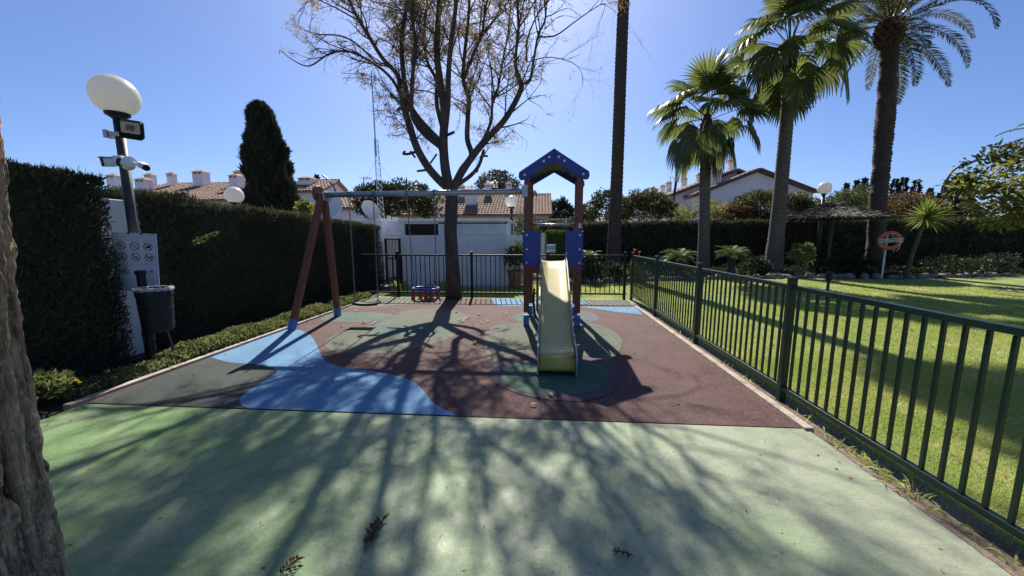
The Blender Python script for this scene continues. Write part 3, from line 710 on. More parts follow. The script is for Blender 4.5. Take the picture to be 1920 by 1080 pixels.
def ring(mbx, u, v, r0, r1, n=24):
    o = onb(u, v, .001)
    vs = []
    for rr in (r0, r1):
        for k in (0, .0015):
            for i in range(n):
                a = 2*math.pi*i/n; vs.append(o+ax2*(rr*math.cos(a))+az2*(rr*math.sin(a))+nn_*k)
    fs = [(n+i, n+(i+1)%n, 3*n+(i+1)%n, 3*n+i) for i in range(n)]+[(i,(i+1)%n,n+(i+1)%n,n+i) for i in range(n)]+[(2*n+(i+1)%n,2*n+i,3*n+i,3*n+(i+1)%n) for i in range(n)]
    mbx.add(vs, fs)
def bar(mbx, u, v, L_, w_, deg, k=.003, du=0, dv=0):
    a = R(deg); c, s = math.cos(a), math.sin(a)
    flat(mbx, [(du+x*c-y*s, dv+x*s+y*c) for x, y in ((-L_/2,-w_/2),(L_/2,-w_/2),(L_/2,w_/2),(-L_/2,w_/2))], u, v, k)
def disc(mbx, u, v, r, du, dv, k=.002):
    flat(mbx, [(du+r*math.cos(t*math.pi/4), dv+r*math.sin(t*math.pi/4)) for t in range(8)], u, v, k)
UV = [(-.60,.56),(0.0,.55),(.60,.555),(-.58,.17),(0.02,.18),(.62,.18)]
for i, (u, v) in enumerate(UV):
    pr = MB(); ring(pr, u, v, .041, .050); bar(pr, u, v, .085, .0075, -42, .0045); pic = obj('prohibition_ring', pr, M['sign_red'], nb)
    f = MB()
    if i == 0:   # bicycle
        ring(f, u-.075, v-.02, .011, .014, 12); ring(f, u+.075, v-.02, .011, .014, 12); bar(f, u, v, .035, .004, 20); bar(f, u, v, .03, .004, -50); disc(f, u, v, .007, -.004, .02)
    elif i == 1: ring(f, u, v, .016, .018, 12)
    elif i == 2: # digger-like pictogram
        bar(f, u, v, .05, .016, 12, .003, 0, -.008); disc(f, u, v, .011, .018, -.012); disc(f, u, v, .011, -.018, -.014); bar(f, u, v, .022, .022, 0, .003, .012, .012)
    elif i == 3: # running figure
        disc(f, u, v, .008, .002, .027); bar(f, u, v, .032, .009, 80); bar(f, u, v, .03, .006, 30, .003, -.012, -.02); bar(f, u, v, .03, .006, -50, .003, .013, -.02); bar(f, u, v, .045, .005, -20, .003, 0, .01)
    elif i == 4: bar(f, u, v, .05, .005, 18); bar(f, u, v, .03, .005, 70, .003, .015, -.006); ring(f, u-.03, v-.01, .012, .015, 12)
    else:        # dog
        bar(f, u, v, .042, .014, 4); bar(f, u, v, .022, .005, 85, .003, -.017, -.016); bar(f, u, v, .022, .005, 95, .003, .016, -.016); disc(f, u, v, .010, .026, .013); bar(f, u, v, .018, .004, 120, .003, -.024, .012)
    obj('pictogram', f, M['sign_black'], pic)
pr = MB(); u, v = -.52,-.315; ring(pr, u, v, .037, .044); pic = obj('mandatory_ring', pr, M['sign_blue'], nb)
f = MB(); disc(f, u, v, .007, 0, .018); bar(f, u, v, .026, .012, 90); disc(f, u, v, .006, -.02, .004); disc(f, u, v, .006, .02, .004); bar(f, u, v, .05, .010, 0, .003, 0, -.013); obj('pictogram', f, M['sign_blue'], pic)
f = MB(); bar(f, .70, -.30, .035, .008, 62, .002, -.012, 0); bar(f, .70, -.30, .035, .008, -62, .002, .012, 0); bar(f, .70, -.30, .02, .014, 0, .003, 0, -.004); bar(f, .36,-.30,.035,.006,90); disc(f, .70,-.30,.006,0,.024); obj('emblem', f, M['sign_tan'], nb)
def textlines(m, rows):
    f = MB(); rr = random.Random(3)
    for u, v, w_, h_ in rows:
        x = -w_/2
        while x < w_/2:
            k = rr.uniform(.006,.02); bar(f, u, v, min(k, w_/2-x), h_, 0, .001, x+k/2, 0); x += k+.004
    return tag(obj('small_print', f, m, nb), kind='stuff')
textlines(M['sign_grey'], [(0,.86,.42,.006)]+[(-.02+.02*i,-.56-.055*i,.40,.004) for i in range(7)]+[(-.58,-.02-.05*i,.13,.005) for i in range(4)])
textlines(M['sign_pinktext'], [(u, .78-.045*i, .12, .0045) for u in (-.62,0,.6) for i in range(2)]+[(u, .37, .12, .004) for u in (-.6,0.02,.62)]+[(0.03,-.02-.05*i,.12,.004) for i in range(3)]+[(.62,-.02-.05*i,.12,.004) for i in range(2)])
for u in (-.22,.36):
    mb = MB(); mb.box(onb(u,1.0,.002),(.012,.02,.03)); obj('cable_tie', mb, M['sign_black'], nb)

lb = thing('litter_bin', 'black litter bin with clear liner on a post below the notice board', 'litter bin', (-4.86,4.10,0))
bp_ = Vector((-4.77,4.10,0))
mb = MB(); mb.tube([bp_, bp_+Vector((.0,0,1.12))], .042, 14); mb.lathe([(.055,1.11),(.058,1.13),(.05,1.155),(0,1.16)], bp_, 14); obj('post', mb, M['black_metal'], lb, smooth=False)
bc = Vector((-4.56,4.04,0))
mb = MB(); mb.lathe([(0,.43),(.165,.43),(.19,.455),(.195,.50),(.20,.515),(.197,.53),(.207,.70),(.214,.715),(.209,.73),(.217,.86),(.228,.87),(.226,.95),(.212,.952),(.20,.85)], bc, 28); mb.v = [(bc.x+(v[0]-bc.x)*.76, bc.y+(v[1]-bc.y)*.76, v[2]) for v in mb.v]; obj('bucket', mb, M['rubber_black'], lb, smooth=False)
mb = MB(); nseg = 36; vs = []
for j, (rr, z) in enumerate([(.176,.925),(.179,.94),(.176,.960),(.166,.963),(.155,.93)]):
    for i in range(nseg):
        a = 2*math.pi*i/nseg; q = rr+random.uniform(-.006,.008); vs.append(bc+Vector((q*math.cos(a), q*math.sin(a), z+random.uniform(-.008,.008))))
mb.add(vs, [(j*nseg+i, j*nseg+(i+1)%nseg, (j+1)*nseg+(i+1)%nseg, (j+1)*nseg+i) for j in range(4) for i in range(nseg)]); obj('liner', mb, M['bin_bag'], lb)
for q0, q1, wx_, wz_ in ((bp_+Vector((0,0,.85)), bc+Vector((-.1,0.02,.85)), .03,.05), (bp_+Vector((0,0,.38)), bc+Vector((-.02,0,.44)), .03,.03), (bp_+Vector((0,-.05,.28)), bp_+Vector((-.01,-.055,.42)), .05,.02)):
    mb = MB(); mb.beam(q0, q1, wx_, wz_); obj('bracket', mb, M['black_metal'], lb)
mb = MB(); mb.beam((-4.65,4.2,.45),(-4.58,4.22,.02),.03,.015); obj('stay', mb, M['black_metal'], lb)

# ================================================================== HEDGES and left wall
wl = thing('garden_wall', 'white rendered wall showing through the gap between the left hedges', 'wall', (-5.5,4.3,0))
mb = MB(); mb.box((-5.5,4.0,1.0),(.2,10.5,2.06)); obj('wall', mb, M['white_wall'], wl, bevel=.01)
mb = MB(); mb.tube([(-5.3,3.6,.03),(-5.0,3.95,.04),(-4.9,4.25,.03),(-4.7,4.7,.05),(-4.62,5.2,.04)], .012, 6); tag(obj('irrigation_hose', mb, M['rubber_black'], loc=(-5,4.2,0)), 'thin black irrigation hose lying at the foot of the lamp post', 'hose')

def hedge(name, label, a, b, thick, z0, z1a, z1b, dens, L, W, side=1, lump=.06, group=None, m='cypress_hedge', tip=True, flare=0, ends=(1,1)):
    """a->b is the visible face line; thick extends to side (+1 = left of a->b)"""
    a, b = np.array(a, float), np.array(b, float); d = b-a; Ln = np.linalg.norm(d); d /= Ln; nr = np.array([-d[1], d[0]])*side
    t = thing(name, label, 'hedge', (*( (a+b)/2 + nr*thick/2), z0), group)
    ins = .10
    mb = MB(); zz = [z0, z1a-ins, z1b-ins]
    en = .05; q = [a+d*en+nr*ins, b-d*en+nr*ins, b-d*en+nr*(thick-ins), a+d*en+nr*(thick-ins)]
    zt = [z1a-ins, z1b-ins, z1b-ins, z1a-ins]
    mb.add([(*p, z0) for p in q]+[(*p, z) for p, z in zip(q, zt)], [(0,1,5,4),(1,2,6,5),(2,3,7,6),(3,0,4,7),(4,5,6,7)])
    obj('inner_growth', mb, M[m], t)
    parts = []
    def surf(n, which):
        s = rng.uniform(0, Ln, n); h = rng.uniform(0, 1, n); zt = z1a+(z1b-z1a)*s/Ln
        if which == 'face': p = np.c_[a+d*s[:,None], z0+(zt-z0)*h]; no = np.array([-nr[0], -nr[1], 0])
        elif which == 'top': p = np.c_[a+d*s[:,None]+nr*(h*thick)[:,None], zt]; no = np.array([0,0,1.])
        elif which == 'enda': p = np.c_[a+nr*(rng.uniform(0,thick,n))[:,None]+d*0, z0+(z1a-z0)*h]; no = np.array([-d[0],-d[1],0])
        elif which == 'back': p = np.c_[a+d*s[:,None]+nr*thick, z0+(zt-z0)*h]; no = np.array([nr[0],nr[1],0])
        else: p = np.c_[b+nr*(rng.uniform(0,thick,n))[:,None], z0+(z1b-z0)*h]; no = np.array([d[0],d[1],0])
        off = sn(p, 4.1, 1)*lump+sn(p, 11, 2)*lump*.6
        if flare: off += flare*np.clip(1-(p[:,2]-z0)/1.2, 0, 1)*(which != 'top')
        p = p+no*(off-rng.uniform(0,.12,n)+.02)[:,None]
        dr = no*.75+np.array([0,0,.85])+rng.normal(size=(n,3))*.5
        return p, dr
    H_ = max(z1a, z1b)-z0
    todo = [('face', Ln*H_), ('top', Ln*thick*1.5), ('back', Ln*H_*.25)]
    if ends[0]: todo.append(('enda', thick*H_))
    if ends[1]: todo.append(('endb', thick*H_))
    for wh, ar in todo:
        n = int(ar*dens); p, dr = surf(n, wh); parts.append(leafquads(p-unit(dr)*L*.3, dr, rng.uniform(.5,1.3,n)*L, rng.uniform(.6,1.2,n)*W))
    obj('foliage', joinq(parts), M[m], t)
    if tip:
        n = int(Ln*dens*.22); p, dr = surf(n, 'top'); p2, dr2 = surf(n//2, 'face'); k = p2[:,2] > z1b-.5; p2, dr2 = p2[k], dr2[k]
        p = np.r_[p, p2]; dr = np.r_[dr, dr2]; n = len(p)
        obj('fresh_tips', leafquads(p, dr+np.array([0,0,.6]), rng.uniform(.5,1.2,n)*L*1.15, rng.uniform(.5,1,n)*W*.8), M['cypress_hedge_tip'], t)['kind'] = 'stuff'
    return t
h1 = hedge('cypress_hedge', 'tall dark cypress hedge nearest the camera left of the lamp post', (-5.0,-1.5), (-5.02,4.08), .8, 0, 2.36, 2.24, 3600, .075, .016, 1, .085, flare=.10)
h2 = hedge('cypress_hedge', 'dark cypress hedge running from the notice board to the far railing', (-5.24,4.66), (-4.72,10.9), .85, 0, 2.15, 1.86, 3300, .075, .016, 1, .09)
hedge('cypress_hedge', 'long clipped dark hedge closing off the lawn behind the palms', (-.2,19.3), (9.6,20.0), 1.4, 0, 2.2, 2.3, 300, .20, .075, 1, .06, tip=True)
hedge('cypress_hedge', 'clipped dark hedge behind the life ring and thatched parasol', (9.7,20.0), (30,21.0), 1.4, 0, 2.33, 2.5, 260, .20, .08, 1, .06, tip=True)
mb = MB(); pts = [P(338,470,5.2), P(365,456,5.15), P(402,437,5.1)]
n = 130; tt = rng.uniform(0,1,n); A = np.array([list(p) for p in pts]); base = np.where(tt[:,None] < .5, A[0]+(A[1]-A[0])*tt[:,None]*2, A[1]+(A[2]-A[1])*(tt[:,None]*2-1))
obj('stray_sprig', leafquads(base+rng.normal(size=(n,3))*.015, np.tile(A[2]-A[0],(n,1))/np.linalg.norm(A[2]-A[0])+rng.normal(size=(n,3))*.5, .07, .025), M['cypress_hedge_tip'], h2)

# ground cover strip along the left kerb
def strip_plants(n, a, b, wd, h, L, W):
    a, b = np.array(a), np.array(b); s = rng.uniform(0,1,n); u = rng.uniform(-1,1,n)
    p = np.c_[a+(b-a)*s[:,None], np.zeros(n)]; dn = np.array([-(b-a)[1], (b-a)[0]]); dn = dn/np.linalg.norm(dn)
    p[:, :2] += dn*(u*wd/2)[:,None]
    hh = h*(1-.5*u*u)*(.75+.5*sn(p, 6.3)+.3*sn(p, 15, 4)); p[:,2] = np.clip(hh, .02, 1)*rng.uniform(.35,1,n)
    return leafquads(p, rdir(n)*.8+np.array([.1,-.1,.9]), rng.uniform(.6,1.3,n)*L, rng.uniform(.7,1.2,n)*W)
gc = joinq([strip_plants(22000, (-4.55,4.1), (-4.50,9.2), .42, .17, .045, .024), strip_plants(1500, (-4.55,3.0), (-4.52,4.2), .36, .10, .045, .024)])
tag(obj('ground_cover', gc, M['groundcover']), 'low small leaved ground cover edging the left kerb', 'ground cover', kind='stuff')
sh = thing('flowering_shrub', 'bushy leafy plant with yellow flowers at the court corner beside the foreground trunk', 'plant', (-4.55,2.75,0))
p, d = blob_points(2600, (-4.62,2.75,.13), (.30,.62,.21), 26, .35, -.2)
obj('foliage', leafquads(p, d+np.array([.2,-.2,.3]), rng.uniform(.04,.085,len(p)), rng.uniform(.02,.038,len(p))), M['shrub_lime'] if False else M['groundcover'], sh)
fp_ = np.array([list(P(143,714,2.98)), list(P(150,718,3.0)), list(P(100,738,2.8))]); fp_ = np.repeat(fp_[:2], 8, 0)
obj('flower', leafquads(fp_, rdir(len(fp_))+np.array([0,-.3,.3]), .022, .016), M['flower_yellow'], sh)

# ================================================================== FOREGROUND TRUNK
def bark_trunk(parent, c0, lean, h, r0, r1, nseg, nz, amp, m, name='trunk'):
    mb = MB(); vs = []; c0 = Vector(c0); ss = lambda e0, e1, x: (lambda t: t*t*(3-2*t))(max(0, min(1, (x-e0)/(e1-e0))))
    for j in range(nz+1):
        t = j/nz; z = h*t; r = r0+(r1-r0)*t**.8 + .0*r0*max(0, 1-z/.35)**2
        c = c0+Vector((lean[0]*t**1.6, lean[1]*t, z))
        for i in range(nseg):
            a = 2*math.pi*i/nseg; cx, cy = math.cos(a), math.sin(a)
            wob = mnoise.noise(Vector((cx*1.5, cy*1.5, z*1.7)))*.5+mnoise.noise(Vector((cx*6, cy*6, z*9)))*.16
            q = Vector((cx*4.6+wob, cy*4.6+wob, z*.42))
            f1 = abs(mnoise.noise(q)); f2 = abs(mnoise.noise(q*1.9+Vector((11,4,2))))
            plate = ss(.0, .20, f1)*.62+ss(.0, .22, f2)*.38
            q3 = Vector((cx*9, cy*9, z*9)); chip = mnoise.noise(Vector((cx*9,cy*9,z*3.2)))*.2+abs(mnoise.noise(Vector((cx*19,cy*19,z*8))))*.42+mnoise.noise(Vector((cx*42,cy*42,z*26)))*.2+mnoise.noise(Vector((cx*14,cy*14,z*20)))*.12
            crack = ss(0, .14, abs(mnoise.noise(Vector((cx*8+3,cy*8,z*2.2)))))*.4
            vs.append(c+Vector((cx,cy,0))*(r+amp*(plate*1.9+chip*.75+crack*.7-1.75)+.02*mnoise.noise(Vector((cx,cy,z*.9)))))
    fs = [(j*nseg+i, j*nseg+(i+1)%nseg, (j+1)*nseg+(i+1)%nseg, (j+1)*nseg+i) for j in range(nz) for i in range(nseg)]
    mb.add(vs, fs); return obj(name, mb, m, parent, smooth=True)
ft = thing('foreground_tree', 'thick rough barked tree trunk filling the left edge of the view', 'tree', (-2.06,1.02,0))
bark_trunk(ft, (-2.06,1.02,-.05), (.26,.02), 4.2, .212, .19, 340, 620, .042, M['bark_fg'])
mb = MB()
for e in ((-3.6,.6,6.6),(-1.9,.0,6.8),(-3.1,1.9,7.0)):
    s = Vector((-1.90,1.04,4.0)); e = Vector(e); mb.tube([s, s+(e-s)*.5+Vector((0,0,.3)), e], [.15,.1,.04], 10)
obj('limb', mb, M['bark_fg'], ft, smooth=True)

# ================================================================== BIG TREE BY THE FAR RAILING
TY = 9.3
def c1(u, v): return (520+u/2.842, v/2.842)
bt = thing('bare_tree', 'large sparsely leaved tree with many upright limbs behind the toddler swing', 'tree', (-2.19,TY,0))
limbs = []   # (points3d, r0, r1, kids)
def limb(uv, dy, r0, r1, ext=None):
    n = len(uv); pts = []
    for i, (u, v) in enumerate(uv):
        pts.append(P(*c1(u, v), TY+dy*(i/(n-1))**1.2))
    if ext: 
        for e in ext: pts.append(pts[-1]+Vector(e))
    # smooth it
    out = []
    for i in range(len(pts)-1):
        p0, p1, p2, p3 = pts[max(i-1,0)], pts[i], pts[i+1], pts[min(i+2,len(pts)-1)]
        for j in range(4):
            t = j/4; out.append(.5*((2*p1)+(-p0+p2)*t+(2*p0-5*p1+4*p2-p3)*t*t+(-p0+3*p1-3*p2+p3)*t**3))
    out.append(pts[-1]); m = len(out)
    limbs.append((out, [r0+(r1-r0)*i/(m-1) for i in range(m)]))
trunk_pts = [Vector((-2.17,TY,-.05)), Vector((-2.19,TY,.9)), Vector((-2.22,TY,1.7)), P(848,352,TY), P(850,338,TY)]
limb([(925,1000),(890,985),(810,900),(745,790),(705,670),(680,590)], -.25, .15, .10)
limb([(690,600),(660,500),(640,400),(560,310),(480,180),(400,40),(330,-150)], -.9, .085, .03, [(-.3,-.2,.9)])
limb([(675,590),(640,470),(570,380),(440,295),(350,272),(270,290),(170,352),(80,318),(10,262)], -1.0, .055, .008)
limb([(570,380),(430,240),(330,190),(200,180),(110,130),(150,40)], .8, .035, .008)
limb([(900,900),(870,770),(800,690),(735,610),(700,540),(670,380),(665,200),(690,20),(700,-200)], .5, .13, .04, [(.1,.2,.9)])
limb([(880,790),(790,720),(735,650),(715,580),(720,420),(735,240),(720,60),(740,-220)], -.7, .09, .03, [(0,-.3,.8)])
limb([(920,1010),(895,900),(885,760),(890,600),(868,440),(850,280),(858,90),(870,-120),(860,-350)], -.2, .17, .04, [(0,0,.8)])
limb([(890,720),(908,560),(912,400),(925,230),(950,40),(960,-200),(985,-380)], -1.3, .10, .03, [(0,-.3,.6)])
limb([(885,700),(850,560),(848,430),(800,330),(780,180),(800,-20),(790,-260)], 1.2, .075, .025, [(0,.3,.7)])
limb([(935,1000),(985,900),(1035,830),(1012,740),(1015,620),(1018,520),(990,420),(1000,260),(1020,80),(1030,-180)], .4, .11, .03, [(.1,.2,.8)])
limb([(990,430),(1040,300),(1090,180),(1110,40),(1160,-160)], -1.0, .05, .018, [(.3,-.3,.7)])
limb([(935,1000),(1000,890),(1065,800),(1130,725),(1210,640),(1275,530),(1305,455)], -.3, .13, .075)
limb([(1045,825),(1105,730),(1140,640),(1145,560),(1175,470),(1200,330),(1230,170),(1250,-40)], .9, .06, .02, [(.1,.2,.7)])
limb([(1300,460),(1275,390),(1270,300),(1285,150),(1280,0),(1310,-200)], -.6, .06, .02, [(.2,-.2,.6)])
limb([(1305,445),(1345,430),(1365,330),(1390,190),(1430,90),(1420,-60),(1480,-220)], .4, .05, .015, [(.3,0,.5)])
limb([(1330,330),(1330,220),(1380,90),(1450,0),(1540,-120)], -1.1, .03, .01)
limb([(1385,195),(1480,190),(1580,120),(1680,50),(1745,20),(1730,90)], -.4, .025, .005)
limb([(1370,320),(1440,305),(1540,320),(1600,355),(1625,400),(1628,460)], .3, .016, .004)
limb([(960,985),(1030,935),(1075,880),(1100,800)], .3, .075, .05)
limb([(1085,830),(1122,832)], .0, .035, .033)
limb([(790,890),(745,815),(700,820),(672,820),(680,805)], -.2, .05, .035)
limb([(800,905),(745,912)], 0, .04, .036)
limb([(850,820),(815,870)], 0, .03, .03)
limb([(735,840),(708,805)], -.1, .035, .03)
limb([(690,600),(660,575),(640,585)], -.1, .04, .04)
limb([(660,550),(600,505)], -.3, .035, .03)
limb([(905,720),(940,705)], -.2, .05, .045)
limb([(1040,930),(1072,908)], 0, .03, .025)
tr = MB(); tr.tube(trunk_pts, [.22,.172,.16,.16,.085], 16)
for pts, rr in limbs: tr.tube(pts, [q*.76 for q in rr], 9)
obj('trunk', tr, M['bark_tree'], bt, smooth=True)
rnd = random.Random(21)
tw_mb = MB(); leafP = []; leafD = []
ctr = Vector((-2.0,TY,5.0))
def rv(): 
    while True:
        v = Vector((rnd.uniform(-1,1), rnd.uniform(-1,1), rnd.uniform(-1,1)))
        if .1 < v.length < 1: return v.normalized()
def twig(p, d, L_, r, lvl):
    d = d.normalized(); pts = [p]; n = 5 if lvl == 0 else 4
    bend = rv()*.35
    for i in range(n):
        d = (d+bend*.35+rv()*.22+Vector((0,0,.07 if lvl == 0 else -.06))).normalized(); pts.append(pts[-1]+d*L_/n)
    tw_mb.tube(pts, [r*(1-.75*i/n) for i in range(n+1)], 5 if lvl == 0 else 3, cap=False)
    if lvl < 2:
        for k in range(rnd.randint(4,6) if lvl == 0 else rnd.randint(3,4)):
            i = rnd.randint(1, n); q = pts[i]; side = (d+rv()*1.0).normalized()
            twig(q, side, L_*rnd.uniform(.35,.6), r*.52, lvl+1)
    if lvl >= 1:
        dens = leafdens(pts[-1])
        for i in range(1, n+1):
            if rnd.random() < dens:
                for k in range(rnd.randint(2,4)):
                    leafP.append(pts[i]+rv()*.05); leafD.append(d*.5+rv()+Vector((0,0,-.35)))
def leafdens(p):
    v = mnoise.noise(p*.8); b = .26+v*.9+.5*max(0, min(1, (p.z-6.0)/1.2))
    if p.x > -.6: b -= .45*min(1, (p.x+.6)/.9)
    if p.x < -4.6 and p.z < 6: b -= .2
    if p.z < 5 and p.x > -1.2: b += .1
    return max(.0, min(.95, b))
for pts, rr in limbs:
    L_ = sum((pts[i+1]-pts[i]).length for i in range(len(pts)-1))
    if L_ < .9: continue
    for s in range(int(L_*(3.9 if pts[-1].x > -5.2 else 2.2))):
        i = rnd.randint(int(len(pts)*.36), len(pts)-1); q = pts[i]
        if q.z < 3.4 or (q.x < -5.3 and q.z < 7.8 and rnd.random() < .8): continue
        ld = (pts[min(i+1,len(pts)-1)]-pts[max(i-1,0)]).normalized()
        out = Vector((q.x-ctr.x, q.y-ctr.y, 0)); 
        if out.length > .01: out = out.normalized()
        twig(q, ld*.85+rv()*.7+out*.12, rnd.uniform(.6,1.5)*(.5 if q.x < -4.4 else 1), min(rr[i]*.5,.02), 0)
obj('twigs', tw_mb, M['bark_tree'], bt)
LPn = np.array([list(p) for p in leafP]); LDn = np.array([list(p) for p in leafD])
# every leaf position carries a small pinnate spray
k = 2; Pn = np.repeat(LPn, k, 0)+rng.normal(size=(len(LPn)*k,3))*.035; Dn = np.repeat(LDn, k, 0)+rng.normal(size=(len(LPn)*k,3))*.5
obj('crown', leafquads(Pn, Dn, rng.uniform(.05,.12,len(Pn)), rng.uniform(.010,.020,len(Pn))), M['tree_leaf'], bt)

# ================================================================== PALMS
def fan_frond(elev, droop, Lp, Lf, name, m, seed):
    """fan leaf whose petiole leaves the origin at the given elevation (azimuth +X)"""
    g = np.random.default_rng(seed); V = []; Q = []
    e = math.radians(elev); dirp = np.array([math.cos(e), 0, math.sin(e)])
    side = np.array([0,1.,0]); up = np.cross(dirp, side); up = up if up[2] > 0 else -up
    # petiole
    npet = 5; pts = []
    for i in range(npet+1):
        t = i/npet; pts.append(dirp*Lp*t+np.array([0,0,-1])*droop*.30*(t**2)*Lp)
    for i in range(npet+1):
        w_ = .026*(1-.45*i/npet)
        V += [pts[i]-side*w_, pts[i]+side*w_, pts[i]+up*w_*.8]
    for i in range(npet):
        b = i*3
        for a_, b_ in ((0,1),(1,2),(2,0)): Q.append((b+a_, b+b_, b+3+b_, b+3+a_))
    o = pts[-1]; ax_ = pts[-1]-pts[-2]; ax_ = ax_/np.linalg.norm(ax_); upv = np.cross(ax_, side); upv = upv if upv[2] > 0 else -upv
    be = max(math.radians(-84), e-math.radians(18+42*min(1, droop))); ax_ = np.array([math.cos(be), 0, math.sin(be)]); upv = np.cross(ax_, side); upv = upv if upv[2] > 0 else -upv
    ns = 36; st = [0,.2,.4,.56,.7,.85,1.0]; gdir = np.array([0,0,-1.])
    for s in range(ns):
        th = math.radians(-128+256*(s+.5)/ns); dth = math.radians(256/ns)
        L_ = Lf*(.74+.26*math.cos(th*.7))*g.uniform(.92,1.06)
        dv = ax_*math.cos(th)+side*math.sin(th); base = len(V); c = o.copy(); d = dv.copy(); pt = 0
        hang = droop*g.uniform(.8,1.2)
        for t in st:
            c = c+d*(t-pt)*L_; pt = t
            k = max(0, t-.38); d = dv+gdir*hang*(k*5.5)+upv*abs(math.sin(th))*.16*(1-t); d = d/np.linalg.norm(d)
            rr = L_*t; pv = np.cross(upv, d); pv = pv/max(np.linalg.norm(pv), 1e-6)
            wd = min(rr*math.tan(dth/2)*1.03+.004, Lf*.056)*(1 if t < .6 else max(.06, 1-(t-.56)/.44))
            fold = (1 if s % 2 else -1)*wd*.35
            V.append(c-pv*wd+upv*fold); V.append(c+pv*wd-upv*fold)
        for i in range(len(st)-1):
            b = base+2*i; Q.append((b,b+1,b+3,b+2))
    return np.array(V), np.array(Q)
def date_frond(elev, L_, seed, curve=1.0):
    g = np.random.default_rng(seed); e = math.radians(elev); n = 16; V = []; Q = []
    pos = np.zeros(3); pts = [pos.copy()]; ds = []
    for i in range(n):
        t = (i+.5)/n; a = e-curve*math.radians(95)*t**1.35*(1.0 if elev > 0 else .55); a = max(a, math.radians(-86)); d = np.array([math.cos(a),0,math.sin(a)]); pos = pos+d*L_/n; pts.append(pos.copy()); ds.append(d)
    for i in range(n+1):
        w_ = .035*(1-.85*i/n); V += [pts[i]+np.array([0,-w_,0]), pts[i]+np.array([0,w_,0]), pts[i]+np.array([0,0,w_*.9])]
    for i in range(n):
        b = 3*i
        for a_, b_ in ((0,1),(1,2),(2,0)): Q.append((b+a_,b+b_,b+3+b_,b+3+a_))
    nl = 74
    for k in range(nl):
        t = .16+.84*(k+.5)/nl; f = t*n; i = min(int(f), n-1); p = pts[i]+(pts[i+1]-pts[i])*(f-i); d = ds[i]
        upn = np.cross(d, [0,1,0]); upn = upn if upn[2] >= 0 else -upn
        ll = .50*math.sin(math.pi*min(1,(t*.80+.17)))**.7*g.uniform(.85,1.1)
        for s in (-1,1):
            dv = d*.75+np.array([0,s*1.0,0])+upn*.35+g.normal(size=3)*.08; dv /= np.linalg.norm(dv)
            sd_ = np.cross(dv, upn+g.normal(size=3)*.4); sd_ /= np.linalg.norm(sd_)
            m_ = p+dv*ll*.5-np.array([0,0,.05*ll]); tp = p+dv*ll-np.array([0,0,.28*ll]); w_ = .02; b = len(V)
            V += [p-sd_*w_*.5, p+sd_*w_*.5, m_+sd_*w_, m_-sd_*w_, tp]
            Q += [(b,b+1,b+2,b+3),(b+3,b+2,b+4,b+4)]
    return np.array(V), np.array(Q)
def tri_fix(VQ):
    V, Q = VQ; Qs = [q for q in Q.tolist()]; mb = MB(); mb.v = [tuple(v) for v in V.tolist()]
    mb.f = [q if q[2] != q[3] else q[:3] for q in Qs]; mb.m = [0]*len(mb.f); return mb
def palm_trunk(t, pts, rr, m, ring=.16, amp=.012, n=16, rough=0):
    pts = [Vector(p) for p in pts]; out = []; rad = []
    cum = [0]
    for i in range(len(pts)-1): cum.append(cum[-1]+(pts[i+1]-pts[i]).length)
    s = 0; k = 0
    while s < cum[-1]:
        i = max(j for j in range(len(cum)) if cum[j] <= s); i = min(i, len(pts)-2); f = (s-cum[i])/(cum[i+1]-cum[i])
        p0, p1, p2, p3 = pts[max(i-1,0)], pts[i], pts[i+1], pts[min(i+2,len(pts)-1)]
        q = .5*((2*p1)+(-p0+p2)*f+(2*p0-5*p1+4*p2-p3)*f*f+(-p0+3*p1-3*p2+p3)*f**3)
        out.append(q); rad.append(rr[i]+(rr[i+1]-rr[i])*f+(amp if k % 2 else -amp)*random.uniform(.4,1.2)); s += ring/2; k += 1
    out.append(pts[-1]); rad.append(rr[-1])
    mb = MB(); mb.tube(out, rad, n)
    if rough:
        mb.v = [tuple(Vector(v)+Vector((mnoise.noise(Vector(v)*4), mnoise.noise(Vector(v)*4+Vector((7,0,0))), 0))*rough) for v in mb.v]
    return obj('trunk', mb, m, t, smooth=True)
FAN = {}
def fans(k):
    return FAN[k]
def make_fan_set(Lp, Lf):
    s = []
    for i, (el, dr) in enumerate([(82,.10),(62,.30),(40,.5),(18,.7),(-5,.85),(-28,.95),(-52,.9),(-70,.6)]):
        s.append(fan_frond(el, dr, Lp*(1 if el > -20 else .85), Lf, 'frond', None, 40+i))
    return s
